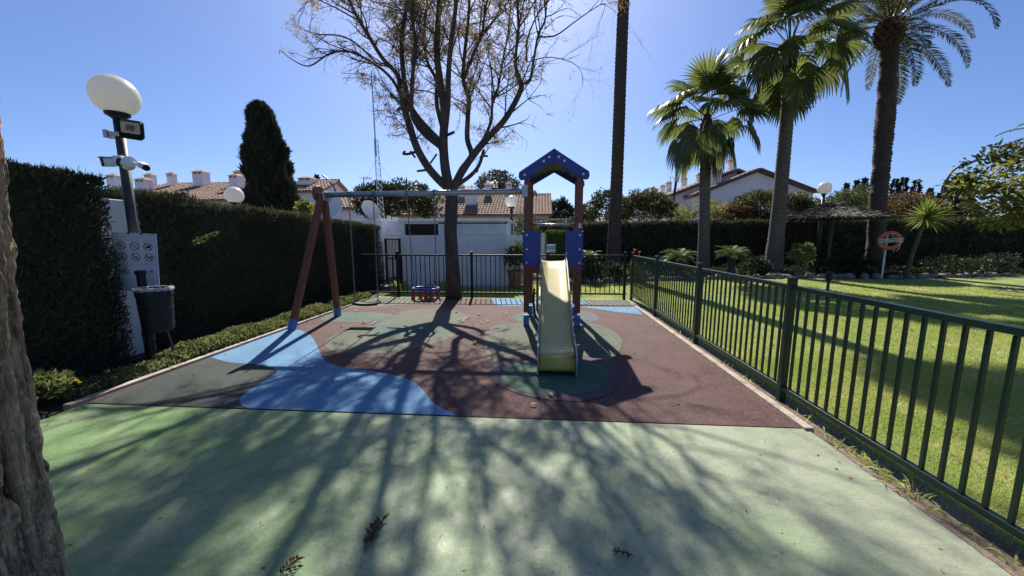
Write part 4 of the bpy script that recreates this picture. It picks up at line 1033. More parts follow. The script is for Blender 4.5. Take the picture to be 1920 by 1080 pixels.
def fan_palm(label, base, pts, rr, top, Lp, Lf, counts, bark, skirt=.5, seed=1, group='fan palms'):
    t = thing('fan_palm', label, 'palm tree', base, group)
    palm_trunk(t, pts, rr, bark)
    rr_ = random.Random(seed); topv = Vector(top); off = topv-Vector(base)
    mb = MB(); r = rr[-1]
    mb.tube([topv+Vector((0,0,-.75)), topv+Vector((0,0,-.55)), topv+Vector((0,0,-.1)), topv+Vector((0,0,.25))], [r*1.1,r*1.35,r*1.3,r*.6], 14)
    mb.v = [tuple(Vector(v)+Vector((mnoise.noise(Vector(v)*7), mnoise.noise(Vector(v)*7+Vector((7,0,0))), 0))*.06) for v in mb.v]
    obj('leaf_base_mass', mb, M['palm_boot'], t)
    st = make_fan_set(Lp, Lf)
    for i, n in enumerate(counts):
        if not n: continue
        V, Q = st[i]; mb2 = (V+np.array(topv), Q); first = None; a0 = rr_.uniform(0,6.28)
        for k in range(n):
            a = a0+2*math.pi*k/n+rr_.uniform(-.25,.25)
            if first is None:
                first = obj('frond', (V+np.array(base), Q), M['fan_leaf'], t); first.location = off; first.rotation_euler = (0,0,a)
            else:
                c = inst(first, t, off+Vector((0,0,rr_.uniform(-.15,.1))), a, rr_.uniform(.82,1.1)); c.rotation_euler = (rr_.uniform(-.22,.22), rr_.uniform(-.16,.16), a)
    return t
b = P(1150,505,16); b.z = 0
fan_palm('tall slim palm trunk rising out of view right behind the play tower', b, [b, P(1152,440,16), P(1158,300,16), P(1165,100,16), P(1172,-60,16), P(1176,-130,16)], [.34,.27,.245,.23,.21,.19], P(1176,-130,16), 1.0, 1.15, [2,4,5,5,5,4,2,0], M['palm_bark_dark'], seed=3)
b = P(1319,505,16); b.z = 0
fan_palm('shortest fan palm with a full round crown in front of the white gabled house', b, [b, P(1320,440,16), P(1322,330,16), P(1324,262,16), P(1325,228,16)], [.27,.215,.20,.19,.18], P(1325,226,16), 1.45, 1.15, [3,4,5,5,4,3,2,1], M['palm_bark'], seed=5)
b = P(1449,505,16.5); b.z = 0
fan_palm('tall fan palm with a leaning grey trunk between the shortest palm and the date palm', b, [b, P(1456,440,16.5), P(1466,330,16.5), P(1476,210,16.5), P(1481,110,16.5)], [.40,.29,.25,.235,.21], P(1481,92,16.5), 1.85, 1.35, [3,5,5,6,5,4,3,0], M['palm_bark'], seed=8)
b = P(1641,500,18); b.z = 0; topd = P(1668,62,18)
dp = thing('date_palm', 'date palm with a thick dark trunk and feathery arching fronds right of the fan palms', 'palm tree', b)
palm_trunk(dp, [b, P(1645,400,18), P(1652,320,18), P(1658,240,18), P(1664,160,18), P(1668,80,18)], [.36,.30,.30,.33,.30,.31], M['palm_bark_dark'], .14, .02, 20, .05)
mb = MB()
for i in range(90):
    a = i*2.4; z = -.55+.9*i/90; r = .33+.10*math.sin(math.pi*(i/90)); q = topd+Vector((math.cos(a)*r, math.sin(a)*r, z))
    mb.beam(q-Vector((math.cos(a)*.15, math.sin(a)*.15, .12)), q+Vector((math.cos(a)*.10, math.sin(a)*.10, .16)), .11, .05)
mb.lathe([(.25,-.6),(.36,-.4),(.40,0),(.3,.35),(.1,.6)], topd, 14)
obj('leaf_base_mass', mb, M['palm_boot'], dp)
rr_ = random.Random(5)
for i, (el, n, L_) in enumerate([(78,6,3.6),(58,8,4.0),(36,8,4.3),(14,5,4.3),(-12,3,3.9),(-40,3,3.2)]):
    VQ = date_frond(el, L_, 60+i, 1.0); mbf = tri_fix(VQ); mbf.v = [(v[0]+b.x, v[1]+b.y, v[2]+b.z) for v in mbf.v]; first = None; a0 = rr_.uniform(0,6.28)
    if el == -12: a0 = .15
    if el == -40: a0 = .5
    for k in range(n):
        a = a0+2*math.pi*k/n+(rr_.uniform(-.2,.2) if el > -10 else 0)
        if first is None:
            first = obj('frond', mbf, M['date_leaf'], dp); first.location = topd+Vector((0,0,.1))-b; first.rotation_euler = (0,0,a)
        else: inst(first, dp, topd+Vector((0,0,rr_.uniform(0,.3)))-b, a, rr_.uniform(.9,1.08))
# small palm peeking in at the right edge
b = P(1990,420,26); b.z = 0; tp = P(1990,268,26)
sp = thing('small_palm', 'palm frond tips showing behind the lemon tree at the right edge', 'palm tree', b)
palm_trunk(sp, [b, (b+tp)/2, tp], [.3,.25,.22], M['palm_bark_dark'])
for i, (el, n) in enumerate([(60,6),(30,7),(5,6)]):
    mbf = tri_fix(date_frond(el, 3.2, 80+i)); mbf.v = [(v[0]+b.x, v[1]+b.y, v[2]) for v in mbf.v]; first = None
    for k in range(n):
        a = 2*math.pi*k/n+i
        if first is None: first = obj('frond', mbf, M['date_leaf'], sp); first.location = tp-b; first.rotation_euler = (0,0,a)
        else: inst(first, sp, tp-b, a)
# ================================================================== UTILITY BUILDING
ub = thing('utility_building', 'low white utility building with flat roof behind the far railing', 'building', (-2.4,13,0))
UY = 11.9
x0, x1 = P(690,420,UY).x+.45, P(950,415,UY).x; zt = P(850,416,UY).z
xl = P(752,440,UY).x
mb = MB(); zc = P(800,441,UY).z
mb.box(((xl+x1)/2, UY+1.75, zc/2-.05),(x1-xl,3.5,zc+.1)); obj('wall', mb, M['white_wall'], ub, bevel=.008)
# upper band in front: built as wall pieces round the louvred vent and the recessed panel
va, vb = P(758,420,UY), P(822,441,UY); pa, pb = P(868,417,UY), P(942,439,UY)
mb = MB()
def wbox(xa, xb, za, zb, y0=UY, y1=UY+.2): mb.box(((xa+xb)/2,(y0+y1)/2,(za+zb)/2),(xb-xa,y1-y0,zb-za))
wbox(xl, va.x, zc+.001, va.z); wbox(vb.x, x1, zc+.001, pa.z); wbox(xl, x1, va.z+.001, zt)
wbox(xl, xl+.2, zc+.001, zt-.01, UY+.202, UY+3.5); wbox(x1-.2, x1, zc+.001, zt-.01, UY+.202, UY+3.5)
obj('parapet', mb, M['white_wall'], ub)
mb = MB(); mb.box(((xl+x1)/2+.02, UY+1.75, zt+.035),(x1-xl+.16,3.7,.07)); obj('roof_slab', mb, M['white_wall'], ub, bevel=.008)
vt = MB(); vt.box(((va.x+vb.x)/2, UY+.16, (va.z+zc)/2),(vb.x-va.x-.004,.02,va.z-zc-.004)); lv = obj('vent', vt, M['louver'], ub)
nsl = 9
for i in range(nsl):
    z = zc+(va.z-zc)*(i+.5)/nsl; s = MB(); s.box(((va.x+vb.x)/2, UY+.10, z),(vb.x-va.x-.01,.06,.012), Matrix.Rotation(R(-35),3,'X')); obj('slat', s, M['louver'], lv)
pn = MB(); w_ = .02
px0, px1, pz0, pz1 = pa.x, pb.x, pb.z+.0, pa.z
for cx, cz, sx, sz in (((px0+px1)/2,pz1,px1-px0+.02,.02),((px0+px1)/2,pz0,px1-px0+.02,.02),(px0,(pz0+pz1)/2,.02,pz1-pz0-.022),(px1,(pz0+pz1)/2,.02,pz1-pz0-.022)): pn.box((cx,UY-.012,cz),(sx,.026,sz))
obj('panel_frame', pn, M['white_wall'], ub)
# side block to the left, set back, with its own parapet
mb = MB(); xb0 = P(640,420,13.2).x; xb1 = P(716,414,13.2).x
mb.box(((xb0+xb1)/2, 15.0, 1.06),(xb1-xb0,3.6,2.12)); obj('rear_block', mb, M['white_wall'], ub, bevel=.01)
mb = MB(); mb.box(((xb0+xb1)/2-.05, 15.0, 2.16),(xb1-xb0+.1,3.74,.08)); obj('roof_slab', mb, M['white_wall'], ub, bevel=.008)
mb = MB(); mb.box((xl-.32, UY+.9, zc+.02),(.62,1.5,.05)); obj('door_canopy', mb, M['white_wall'], ub, bevel=.006)
tag(obj('pavement', (lambda q: (q.box((-3.0,11.62,-.04),(4.6,.5,.05)), q)[1])(MB()), M['kerb'], loc=(0,0,0)), kind='structure')
# gate
gt = thing('metal_gate', 'black barred metal gate between the left hedge and the white utility building', 'gate', (-4.4,11.9,0))
ga, gb = Vector((xl-.05,UY-.02,0)), Vector((xl-.62,UY+.20,0)); gd = (gb-ga).normalized(); gz = P(735,447,UY).z
for s in (ga, gb):
    mb = MB(); mb.box(s+Vector((0,0,gz/2)),(.06,.06,gz)); obj('post', mb, M['black_metal'], gt)
for z in (.12, .85, gz-.03):
    mb = MB(); mb.beam(ga+gd*.03+Vector((0,0,z)), gb-gd*.03+Vector((0,0,z)), .03,.04); obj('rail', mb, M['black_metal'], gt)
for i in range(9):
    q = ga+(gb-ga)*(i+1)/10
    for z0, z1 in ((.142,.828),(.872,gz-.052)):
        mb = MB(); mb.box(q+Vector((0,0,(z0+z1)/2)),(.016,.016,z1-z0)); obj('bar', mb, M['black_metal'], gt)
mb = MB(); mb.box(ga+gd*.16+Vector((0,-.03,.95)),(.1,.03,.14)); obj('lock', mb, M['black_metal'], gt, bevel=.004)
# low walls and topiary right of the building
gw = thing('garden_wall', 'low white wall with a rounded corner beside the utility building', 'wall', (-.6,12.3,0))
mb = MB(); a, c = P(951,441,12.2), P(986,441,12.2); mb.prism([(a.x,0),(c.x,0),(c.x,c.z-.12),(c.x-.03,c.z-.04),(c.x-.12,c.z),(a.x,c.z)], (0,12.2,0),(1,0,0),(0,0,1),(0,.2,0)); obj('wall', mb, M['white_wall'], gw)
gw = thing('garden_wall', 'white rounded gatepost wall seen inside the tower left of the topiary cube', 'wall', (.1,14,0))
a, c = P(1011,437,14), P(1024,437,14); mb = MB(); mb.prism([(a.x,0),(c.x+.3,0),(c.x+.3,c.z),(a.x+.12,c.z),(a.x+.03,c.z-.05),(a.x,c.z-.14)], (0,14,0),(1,0,0),(0,0,1),(0,.22,0)); obj('wall', mb, M['white_wall'], gw)
tp_a, tp_c = P(1024,433,12.6), P(1063,433,12.6)
hedge('topiary_cube', 'small bright clipped box hedge framed by the tower posts', (tp_a.x,12.6), (tp_c.x,12.6), .8, 0, tp_a.z, tp_a.z, 1500, .06, .035, 1, .03, m='box_topiary', tip=True)
hedge('cypress_hedge', 'low dark hedge behind the topiary cube', (P(1005,423,17).x,17), (P(1092,423,17).x,17), .8, 0, P(1050,424,17).z, P(1050,424,17).z, 400, .14, .06, 1, .05)
ws = thing('warning_sign', 'small white sign with two red prohibition rings on a short stake by the topiary cube', 'sign', (.3,11.6,0))
c = P(1033,466,11.6); mb = MB(); mb.box((c.x,11.62,c.z/2-.06),(.04,.03,c.z-.12)); obj('stake', mb, M['black_metal'], ws)
mb = MB(); mb.box((c.x,11.59,c.z),(.275,.012,.26)); obj('panel', mb, M['sign_white'], ws, bevel=.004)
mb = MB(); mb.box((c.x,11.5825,c.z-.105),(.27,.003,.04)); obj('footer_band', mb, M['sign_pink'], ws)
for u in (-.066,.066):
    mb = MB(); o = Vector((c.x+u,11.581,c.z+.02)); rx = Matrix.Rotation(R(90),3,'X')
    mb.torus(o, .05, .007, 20, 5, rx); mb.beam(o+Vector((-.033,0,.033)), o+Vector((.033,0,-.033)), .004,.010, up=(0,1,0)); rg = obj('prohibition_ring', mb, M['sign_black'], ws)
    mb = MB(); mb.prism([(-.02,-.028),(.016,-.028),(.022,.0),(.008,.03),(-.014,.022)], o+Vector((0,.004,0)),(1,0,0),(0,0,1),(0,-.003,0)); obj('pictogram', mb, M['sign_grey'], rg)
pt = thing('terracotta_pot', 'terracotta pot with a leafy plant beside the utility building', 'plant pot', (*P(966,540,11.5).xy,0))
c = P(966,540,11.5); mb = MB(); mb.lathe([(.17,0),(.21,.25),(.25,.46),(.275,.47),(.275,.53),(.24,.53),(.23,.42)], (c.x,11.5,0), 24); obj('pot', mb, M['terracotta'], pt, smooth=False)
p, d = blob_points(700, (c.x,11.5,.92), (.36,.36,.48), 22, .4, -.7); obj('foliage', leafquads(p, d+np.array([0,0,.3]), rng.uniform(.08,.18,len(p)), .05), M['shrub_green'], pt)

# ================================================================== GLOBE LAMPS
c = P(959,378,14); globe_lamp('globe_lamp', 'white globe lamp on a slim pole just left of the play tower', (c.x,14,0), c.z-.22, .225, .05)
c = P(439,366,9.7); globe_lamp('globe_lamp', 'white globe lamp peeping over the left hedge beside the tall cypress', (c.x,9.7,0), c.z-.22, .225, .045)
c = P(1546,352,19.2); globe_lamp('globe_lamp', 'white globe lamp above the thatched parasol on the right', (c.x,19.2,0), c.z-.30, .29, .07)
bl = thing('garden_spike_light', 'short dark bollard light standing on the sunlit lawn', 'garden light', (*G(1550,558).xy,0)); c = G(1550,558)
mb = MB(); mb.tube([c-Vector((0,0,.03)), c+Vector((0,0,.46))], .035, 12); obj('stem', mb, M['pole'], bl, smooth=True)
mb = MB(); mb.lathe([(.06,.46),(.075,.49),(.075,.64),(.06,.67),(0,.68)], c, 16); obj('head', mb, M['black_metal'], bl)

# ================================================================== DISHES AND MASTS
def dish(label, c, r, az, el, base_z):
    t = thing('satellite_dish', label, 'satellite dish', (c.x,c.y,base_z), 'satellite dishes')
    rot = Matrix.Rotation(az,3,'Z') @ Matrix.Rotation(R(90)-el,3,'X')
    prof = [(r*i/8, .34*r*(i/8)**2) for i in range(9)]; prof += [(r*1.02,.34*r+.01),(r,.34*r-.015)]+[(r*i/8, .34*r*(i/8)**2-.02) for i in range(7,-1,-1)]
    mb = MB(); mb.lathe(prof, c, 32, rot); obj('reflector', mb, M['dish'], t, smooth=True)
    f = c+rot@Vector((0,0,r*.75)); mb = MB(); mb.tube([c+rot@Vector((0,-r*.9,.25*r)), f], .013, 6); mb.sphere(f, .045, 10); obj('feed_arm', mb, M['galv'], t)
    mb = MB(); mb.tube([Vector((c.x,c.y,base_z)), c-rot@Vector((0,0,.04))], .03, 8); mb.box((c.x,c.y,base_z+.02),(.3,.3,.04)); obj('mount', mb, M['galv'], t)
dish('large white satellite dish half hidden by the swing A-frame', P(620,392,13.6), .47, R(10), R(28), 2.2)
dish('smaller white satellite dish tilted on the utility roof left of the mast', P(692,396,13.0), .36, R(62), R(25), 2.2)
mt = thing('antenna_mast', 'tall lattice antenna mast with yagi aerials behind the utility building', 'antenna mast', (P(713,412,14.2).x,14.2,2.2))
mx = P(711,412,14.2); z0 = 2.2; z1 = P(706,262,14.2).z; z2 = P(696,133,14.2).z; xt = P(704,262,14.2).x; xtt = P(696,133,14.2).x
legs = []
for k in range(3):
    a = 2*math.pi*k/3+.4; o = Vector((math.cos(a)*.15, math.sin(a)*.15, 0)); A = Vector((mx.x+.05,14.2,z0))+o; B = Vector((xt,14.2,z1))+o*.55; legs.append((A,B))
    mb = MB(); mb.tube([A,B], .014, 6); obj('leg', mb, M['galv'], mt)
mb = MB(); nb_ = 14
for i in range(nb_):
    for k in range(3):
        A, B = legs[k]; C, D = legs[(k+1)%3]; mb.tube([A+(B-A)*i/nb_, C+(D-C)*(i+1)/nb_], .006, 4); mb.tube([A+(B-A)*(i+1)/nb_, C+(D-C)*(i+1)/nb_], .006, 4)
obj('lattice', mb, M['galv'], mt)
mb = MB(); mb.tube([Vector((xt,14.2,z1-.6)), Vector((xtt,14.2,z2))], [.028,.02], 8); obj('pole', mb, M['galv'], mt)
def yagi(a, b, n, el, curved=False):
    mb = MB(); a, b = Vector(a), Vector(b); mb.tube([a,b], .012, 5); d = (b-a).normalized()
    for i in range(n):
        q = a+(b-a)*(i+.5)/n; mb.tube([q-Vector((0,el*.35,el)), q+Vector((0,el*.35,el))], .006, 4)
    if curved:
        for s in (-1,1):
            mb.tube([a+Vector((.05,0,.05*s)), a+Vector((.0,0,.2*s)), a+Vector((-.12,.0,.42*s))], .008, 4); mb.tube([a+Vector((.09,0,.05*s)), a+Vector((.06,0,.2*s)), a+Vector((-.04,.0,.40*s))], .008, 4)
    return obj('yagi_aerial', mb, M['galv'], mt)
a = P(700,207,14.2); c = P(752,207,14.2); yagi(a+Vector((.12,0,0)), c, 12, .07, True); mb = MB(); mb.tube([a,a+Vector((.2,0,0))], .016, 5); obj('arm', mb, M['galv'], mt)
a = P(694,140,14.2); c = P(640,137,14.2); yagi(a, c, 5, .05); yagi(a-Vector((0,0,.12)), P(643,146,14.2), 4, .05)
mb = MB(); mb.box(P(680,140,14.2),(.12,.1,.1)); obj('amplifier', mb, M['orange_ring'], mt)
mb = MB(); mb.tube([P(706,300,14.2), P(658,388,13.8)], .004, 4); mb.tube([P(708,300,14.2), Vector((mx.x+1.2,15.5,2.2))], .004, 4); obj('guy_wire', mb, M['galv'], mt)
def tv_aerial(px, py0, py1, y, label):
    b = P(px, py0, y); t = P(px, py1, y); th = thing('tv_aerial', label, 'aerial', b)
    mb = MB(); mb.tube([b, t], .03, 5); obj('mast', mb, M['galv'], th)
    mb = MB(); e = P(px+14, py1+2, y); mb.tube([t-Vector((.3,0,0)), e], .02, 4)
    for i in range(5):
        q = t+(e-t)*i/4; mb.tube([q-Vector((0,.1,.12)), q+Vector((0,.1,.12))], .014, 4)
    obj('yagi_aerial', mb, M['galv'], th)
tv_aerial(682,352,333,24,'thin rooftop television aerial left of the lattice mast')
tv_aerial(1257,362,332,44,'thin rooftop television aerial on the row of houses right of the slim palm')

# ================================================================== HOUSES
def tile_roof(mbx, e0, e1, r0, r1, pitch=.26, courses=None, thick=.12):
    """roof slope of barrel tiles between eave e0-e1 and ridge r0-r1: every course overlaps the next"""
    e0, e1, r0, r1 = map(Vector, (e0, e1, r0, r1)); n = max(2, int((e1-e0).length/pitch)); nc = courses or max(3, int(((r0+r1)/2-(e0+e1)/2).length/.42))
    nrm = (e1-e0).cross(r0-e0).normalized(); nrm = nrm if nrm.z > 0 else -nrm
    for i in range(n):
        jit = random.uniform(-.015,.015)
        for j in range(nc):
            f0, f1 = j/nc, (j+1)/nc
            A0, A1 = e0+(r0-e0)*f0, e1+(r1-e1)*f0; B0, B1 = e0+(r0-e0)*f1, e1+(r1-e1)*f1
            vs = []
            lift = random.uniform(0,.02)
            for (S, T, dz) in ((A0,A1,.045+lift),(B0,B1,.0)):
                for k, hgt in ((0,0),(.22,.085),(.5,.115),(.78,.085),(1,0)):
                    vs.append(S+(T-S)*((i+k)/n)+nrm*(hgt+dz*.9+jit))
            mbx.add(vs, [(k, k+1, 6+k, 5+k) for k in range(4)])
    mbx.box((0,0,-500),(.001,.001,.001)) if False else None
    a = [e0-nrm*thick, e1-nrm*thick, r1-nrm*thick, r0-nrm*thick, e0+nrm*.01, e1+nrm*.01, r1+nrm*.01, r0+nrm*.01]
    mbx.add(a, [(3,2,1,0),(4,5,6,7),(0,1,5,4),(1,2,6,5),(2,3,7,6),(3,0,4,7)])
def chimney(parent, c, wx, wy, h, cap=True, openings=2):
    c = Vector(c); mb = MB(); mb.box(c+Vector((0,0,h/2)),(wx,wy,h)); ch = obj('chimney', mb, M['house_white'], parent)
    mb = MB(); n = openings
    for i in range(n+1):
        mb.box(c+Vector((-wx/2+wx*i/n*.92+wx*.04, 0, h+.10)),(wx*.09,wy*.98,.2))
    mb.box(c+Vector((0,0,h+.09)),(wx*.8,wy*.35,.16)); obj('flue_openings', mb, M['house_white'], ch)
    mb = MB(); mb.add([c+Vector((sx*(wx/2+.1), sy*(wy/2+.1), h+.2)) for sx, sy in ((-1,-1),(1,-1),(1,1),(-1,1))]+[c+Vector((-wx*.3,0,h+.42)), c+Vector((wx*.3,0,h+.42))], [(3,2,1,0),(0,1,5,4),(2,3,4,5),(1,2,5),(3,0,4)]); obj('cap', mb, M['tile'], ch)
def row_house(label, px0, px1, pye, pyr, ye, yr, wall_to=0, chims=(), name='terraced_house', wallin=.35):
    e0, e1 = P(px0, pye, ye), P(px1, pye, ye); zr = P((px0+px1)/2, pyr, yr).z; e1.z = e0.z = (e0.z+e1.z)/2
    r0, r1 = Vector((e0.x,yr,zr)), Vector((e1.x,yr,zr)); bk = 2*yr-ye
    t = thing(name, label, 'house', ((e0.x+e1.x)/2, ye, 0), 'tiled houses behind the hedges')
    mb = MB(); x0, x1 = e0.x+wallin, e1.x-wallin; yy0, yy1 = ye+wallin, bk-wallin; ze = e0.z-.06
    def zs(y): return e0.z+(zr-e0.z)*(1-abs(y-yr)/(yr-ye))-.16
    poly = [(yy0,0),(yy1,0),(yy1,zs(yy1)),(yr,zs(yr)),(yy0,zs(yy0))]
    mb.prism(poly, (x0,0,0),(0,1,0),(0,0,1),(x1-x0,0,0)); obj('wall', mb, M['house_white'], t)
    mb = MB(); tile_roof(mb, e0, e1, r0, r1); rf = obj('roof', mb, M['tile'], t)
    mb = MB(); tile_roof(mb, Vector((e1.x,bk,e1.z)), Vector((e0.x,bk,e0.z)), r1, r0, .5); obj('roof', mb, M['tile'], t)
    mb = MB(); mb.tube([r0+Vector((0,0,.05)), r1+Vector((0,0,.05))], .13, 8); obj('ridge_tiles', mb, M['tile'], rf)
    for (cx, ytop, ybot, wpx, yd) in chims:
        a, b_ = P(cx, ytop, yd), P(cx, ybot, yd); wd = wpx*yd/FPX
        chimney(t, (a.x,yd,b_.z-.5), wd, wd*.8, a.z-b_.z+.5-.4, openings=2 if wpx > 14 else 2)
    return t, rf
row_house('tiled white house between the utility building and the play tower', 736, 1036, 404, 367, 30, 34.5, chims=[(866,346,368,11,34.2),(884,352,380,20,32.4),(915,343,366,11,34.4),(954,341,365,10,34.4),(1001,357,369,8,34.6)])
row_house('long terracotta roofed terrace left of the cypress with many white chimneys', 176, 470, 376, 346, 27, 33, chims=[(212,326,350,17,31),(268,333,352,20,30),(281,325,350,14,32),(321,323,345,12,32),(376,319,342,21,32),(441,326,350,17,30.5),(447,319,345,13,32)])
row_house('white house with a tiled gable end peeping right of the cypress', 536, 602, 359, 340, 30, 33, chims=[(543,314,342,9,32.8),(576,331,350,25,32)])
row_house('low tiled roof behind the swing A-frame', 604, 668, 391, 371, 28, 31.5, chims=[(620,350,373,17,33)])
row_house('distant tiled house above the evergreen shrubs left of the big tree', 660, 836, 372, 362, 46, 49, chims=[(674,350,366,12,48),(786,344,364,19,47),(700,352,364,10,49)])
# right hand gabled house
def gable_house(label, pl, pa, pr, y, depth, chims, name='gabled_house', verge=.34):
    L_, A, R_ = P(*pl,y), P(*pa,y), P(*pr,y)
    t = thing(name, label, 'house', ((L_.x+R_.x)/2,y,0), 'white gabled houses beyond the right hedge')
    mb = MB(); mb.prism([(L_.x+.25,0),(R_.x-.25,0),(R_.x-.25,R_.z-.12),(A.x,A.z-.25),(L_.x+.25,L_.z-.12)], (0,y+.35,0),(1,0,0),(0,0,1),(0,depth-.7,0)); obj('wall', mb, M['house_white'], t)
    for (E, s) in ((L_,1),(R_,-1)):
        e0, e1 = Vector((E.x,y,E.z)), Vector((E.x,y+depth,E.z)); r0, r1 = Vector((A.x,y,A.z)), Vector((A.x,y+depth,A.z))
        mb = MB(); tile_roof(mb, e0, e1, r0, r1, .45); rf = obj('roof', mb, M['tile'], t)
        mb = MB(); dv = (r0-e0); mb.beam(e0+Vector((0,-.06,-.05)), r0+Vector((0,-.06,-.05)), .14,.24); obj('verge_tiles', mb, M['verge'], rf)
    for (cx, ytop, ybot, wpx, yd) in chims:
        a, b_ = P(cx, ytop, yd), P(cx, ybot, yd); wd = wpx*yd/FPX*.8; chimney(t, (a.x,yd,b_.z-.6), wd, wd*.8, a.z-b_.z+.6-.42)
gable_house('large white gabled house end behind the two fan palms', (1300,366), (1425,316), (1536,359), 35, 12, [(1372,297,330,13,41)])
gable_house('white house with a stepped gable and a broad chimney left of the larger gable', (1248,369), (1383,317), (1450,345), 37, 14, [(1341,303,350,23,36.5),(1311,324,345,10,42)])
gable_house('far white row houses with small chimneys near the leaning lamp pole', (1222,372), (1300,346), (1350,366), 48, 20, [(1283,332,352,11,52),(1254,340,360,11,50),(1243,346,362,10,54),(1229,352,366,11,53)])

# ================================================================== STREET LAMPS AND LEANING POLE
def street_lamp(label, pts, y, r, head):
    p = [P(*q, y) for q in pts]; b = Vector((p[0].x, y, 0)); t = thing('street_lamp', label, 'street lamp', b, 'curved street lamps')
    mb = MB(); sm = [b]+p; mb.tube(sm, [r*1.2]+[r*(1-.45*i/len(p)) for i in range(len(p))], 8); obj('pole', mb, M['pole'], t, smooth=True)
    a = p[-1]; d = (p[-1]-p[-2]).normalized(); mb = MB(); mb.beam(a-d*.1, a+d*head, .26,.11); obj('lamp_head', mb, M['pole'], t, bevel=.03)
street_lamp('curved street lamp above the roofs behind the swing A-frame', [(630,372),(629,358),(625,348),(619,340),(613,335)], 30, .07, .45)
street_lamp('tall curved street lamp right of the date palm', [(1770,400),(1771,360),(1774,340),(1784,322),(1800,311),(1818,305)], 24, .075, .5)
lp_ = thing('leaning_pole', 'thin leaning utility pole with a small box behind the shortest fan palm', 'pole', (P(1262,415,24).x,24,0))
mb = MB(); a = P(1276,280,24); b_ = P(1262,415,24); b_.z = 0; b_.x -= .35; mb.tube([b_, a], [.10,.07], 8); obj('pole', mb, M['pole'], lp_)
mb = MB(); c = P(1268,337,24); mb.box(c+Vector((-.04,-.1,0)),(.22,.16,.28)); obj('box', mb, M['white_plastic'], lp_)

# ================================================================== CYPRESS AND BACKGROUND TREES
cy = thing('cypress_tree', 'tall dark columnar cypress rising above the left hedge', 'tree', (*P(505,400,18).xy,0))
c0 = P(519,400,18); ztop = P(492,197,18).z
n = 60000; h = rng.uniform(0,1,n)**.85; 
def cyr(h): return np.interp(h, [0,.08,.2,.36,.52,.68,.80,.90,.96,1.0], [.9,1.12,1.16,1.12,1.02,.86,.70,.56,.42,.10])
th = rng.uniform(0,2*math.pi,n); lum = .90+.17*np.sin(th*4+h*17)+.11*np.sin(th*7-h*37)+.07*np.sin(th*15+h*71)
r = cyr(h)*lum*rng.uniform(.72,1.0,n)**.6
p = np.c_[c0.x-.42*h+r*np.cos(th), 18+r*np.sin(th), .4+h*(ztop-.4)]
d = np.c_[np.cos(th)*.62, np.sin(th)*.62, np.ones(n)*1.1]+rng.normal(size=(n,3))*.28
obj('crown', leafquads(p, d, rng.uniform(.10,.30,n), rng.uniform(.035,.07,n)), M['cypress_tree'], cy)
mb = MB(); m_ = 24; mb.lathe([(0,0)]+[(float(cyr(i/20))*.62, .3+i/20*(ztop-.5)) for i in range(21)]+[(0,ztop-.3)], (0,0,0), m_)
mb.v = [(v[0]+c0.x-.42*v[2]/ztop, v[1]+18, v[2]) for v in mb.v]; obj('inner_growth', mb, M['cypress_tree'], cy)
mb = MB(); mb.tube([(c0.x,18,0),(c0.x,18,3)], [.25,.2], 10); obj('trunk', mb, M['thin_bark'], cy)

def px_shrub(name, label, cat, px, pyt, pyb, wpx, y, n, L, W, m, base=0, nclump=40, group=None, spread=.33, ry=None, stems=5):
    a = P(px, pyt, y); c = P(px, pyb, y); rx = wpx/2*y/FPX; rz = (a.z-c.z)/2
    return shrub(name, label, cat, (a.x, y, (a.z+c.z)/2), (rx, ry or rx*.8, rz), n, L, W, M[m], nclump, group, stems, spread, base)
px_shrub('evergreen_shrub', 'broad dark evergreen behind the satellite dishes and lattice mast', 'tree', 742, 336, 425, 178, 17, 11000, .15, .07, 'shrub_dark', nclump=110, spread=.22)
px_shrub('evergreen_shrub', 'pale leafy shrub tucked between cypress and swing A-frame', 'shrub', 575, 376, 440, 56, 14, 1600, .12, .06, 'shrub_lime', nclump=30)
px_shrub('evergreen_shrub', 'loose light green shrub behind the globe lamp by the tower', 'shrub', 982, 396, 470, 72, 16.5, 1500, .13, .06, 'shrub_green', nclump=36)
px_shrub('evergreen_shrub', 'olive leaved shrub seen through the tower between its posts', 'shrub', 1012, 412, 455, 60, 20, 900, .15, .07, 'shrub_olive', nclump=30)
px_shrub('photinia_shrub', 'rounded grey green shrub above the hedge right of the slim palm', 'shrub', 1208, 354, 432, 122, 22.5, 8000, .15, .075, 'shrub_olive', nclump=110, spread=.22)
px_shrub('photinia_shrub', 'dark feathery tree directly behind the slim palm trunk', 'tree', 1138, 350, 430, 86, 25, 3200, .17, .08, 'shrub_dark', nclump=60, spread=.25)
px_shrub('photinia_shrub', 'yellow green wispy shrubs between the two nearer fan palm trunks', 'shrub', 1312, 374, 432, 116, 22.5, 3600, .16, .05, 'shrub_lime', nclump=60, spread=.25)
px_shrub('photinia_shrub', 'large reddish green rounded shrub in front of the big white gable', 'shrub', 1442, 355, 432, 160, 22.8, 10000, .15, .075, 'shrub_olive', nclump=130, spread=.2)
px_shrub('photinia_shrub', 'reddish tipped low shrub at the left foot of the big gable', 'shrub', 1392, 378, 428, 70, 22.0, 2600, .15, .07, 'shrub_red', nclump=50, spread=.25)
px_shrub('pepper_tree', 'soft feathery green tree behind the thatched parasol', 'tree', 1600, 350, 440, 122, 27, 6500, .22, .06, 'shrub_green', nclump=90, spread=.24)
px_shrub('photinia_shrub', 'reddish brown leaved shrub right behind the date palm trunk', 'shrub', 1694, 363, 432, 132, 24, 7000, .15, .075, 'shrub_red', nclump=100, spread=.22)
px_shrub('photinia_shrub', 'dark shrub behind the yucca at the right', 'shrub', 1790, 372, 440, 110, 25, 3600, .17, .09, 'shrub_dark', nclump=60, spread=.26)
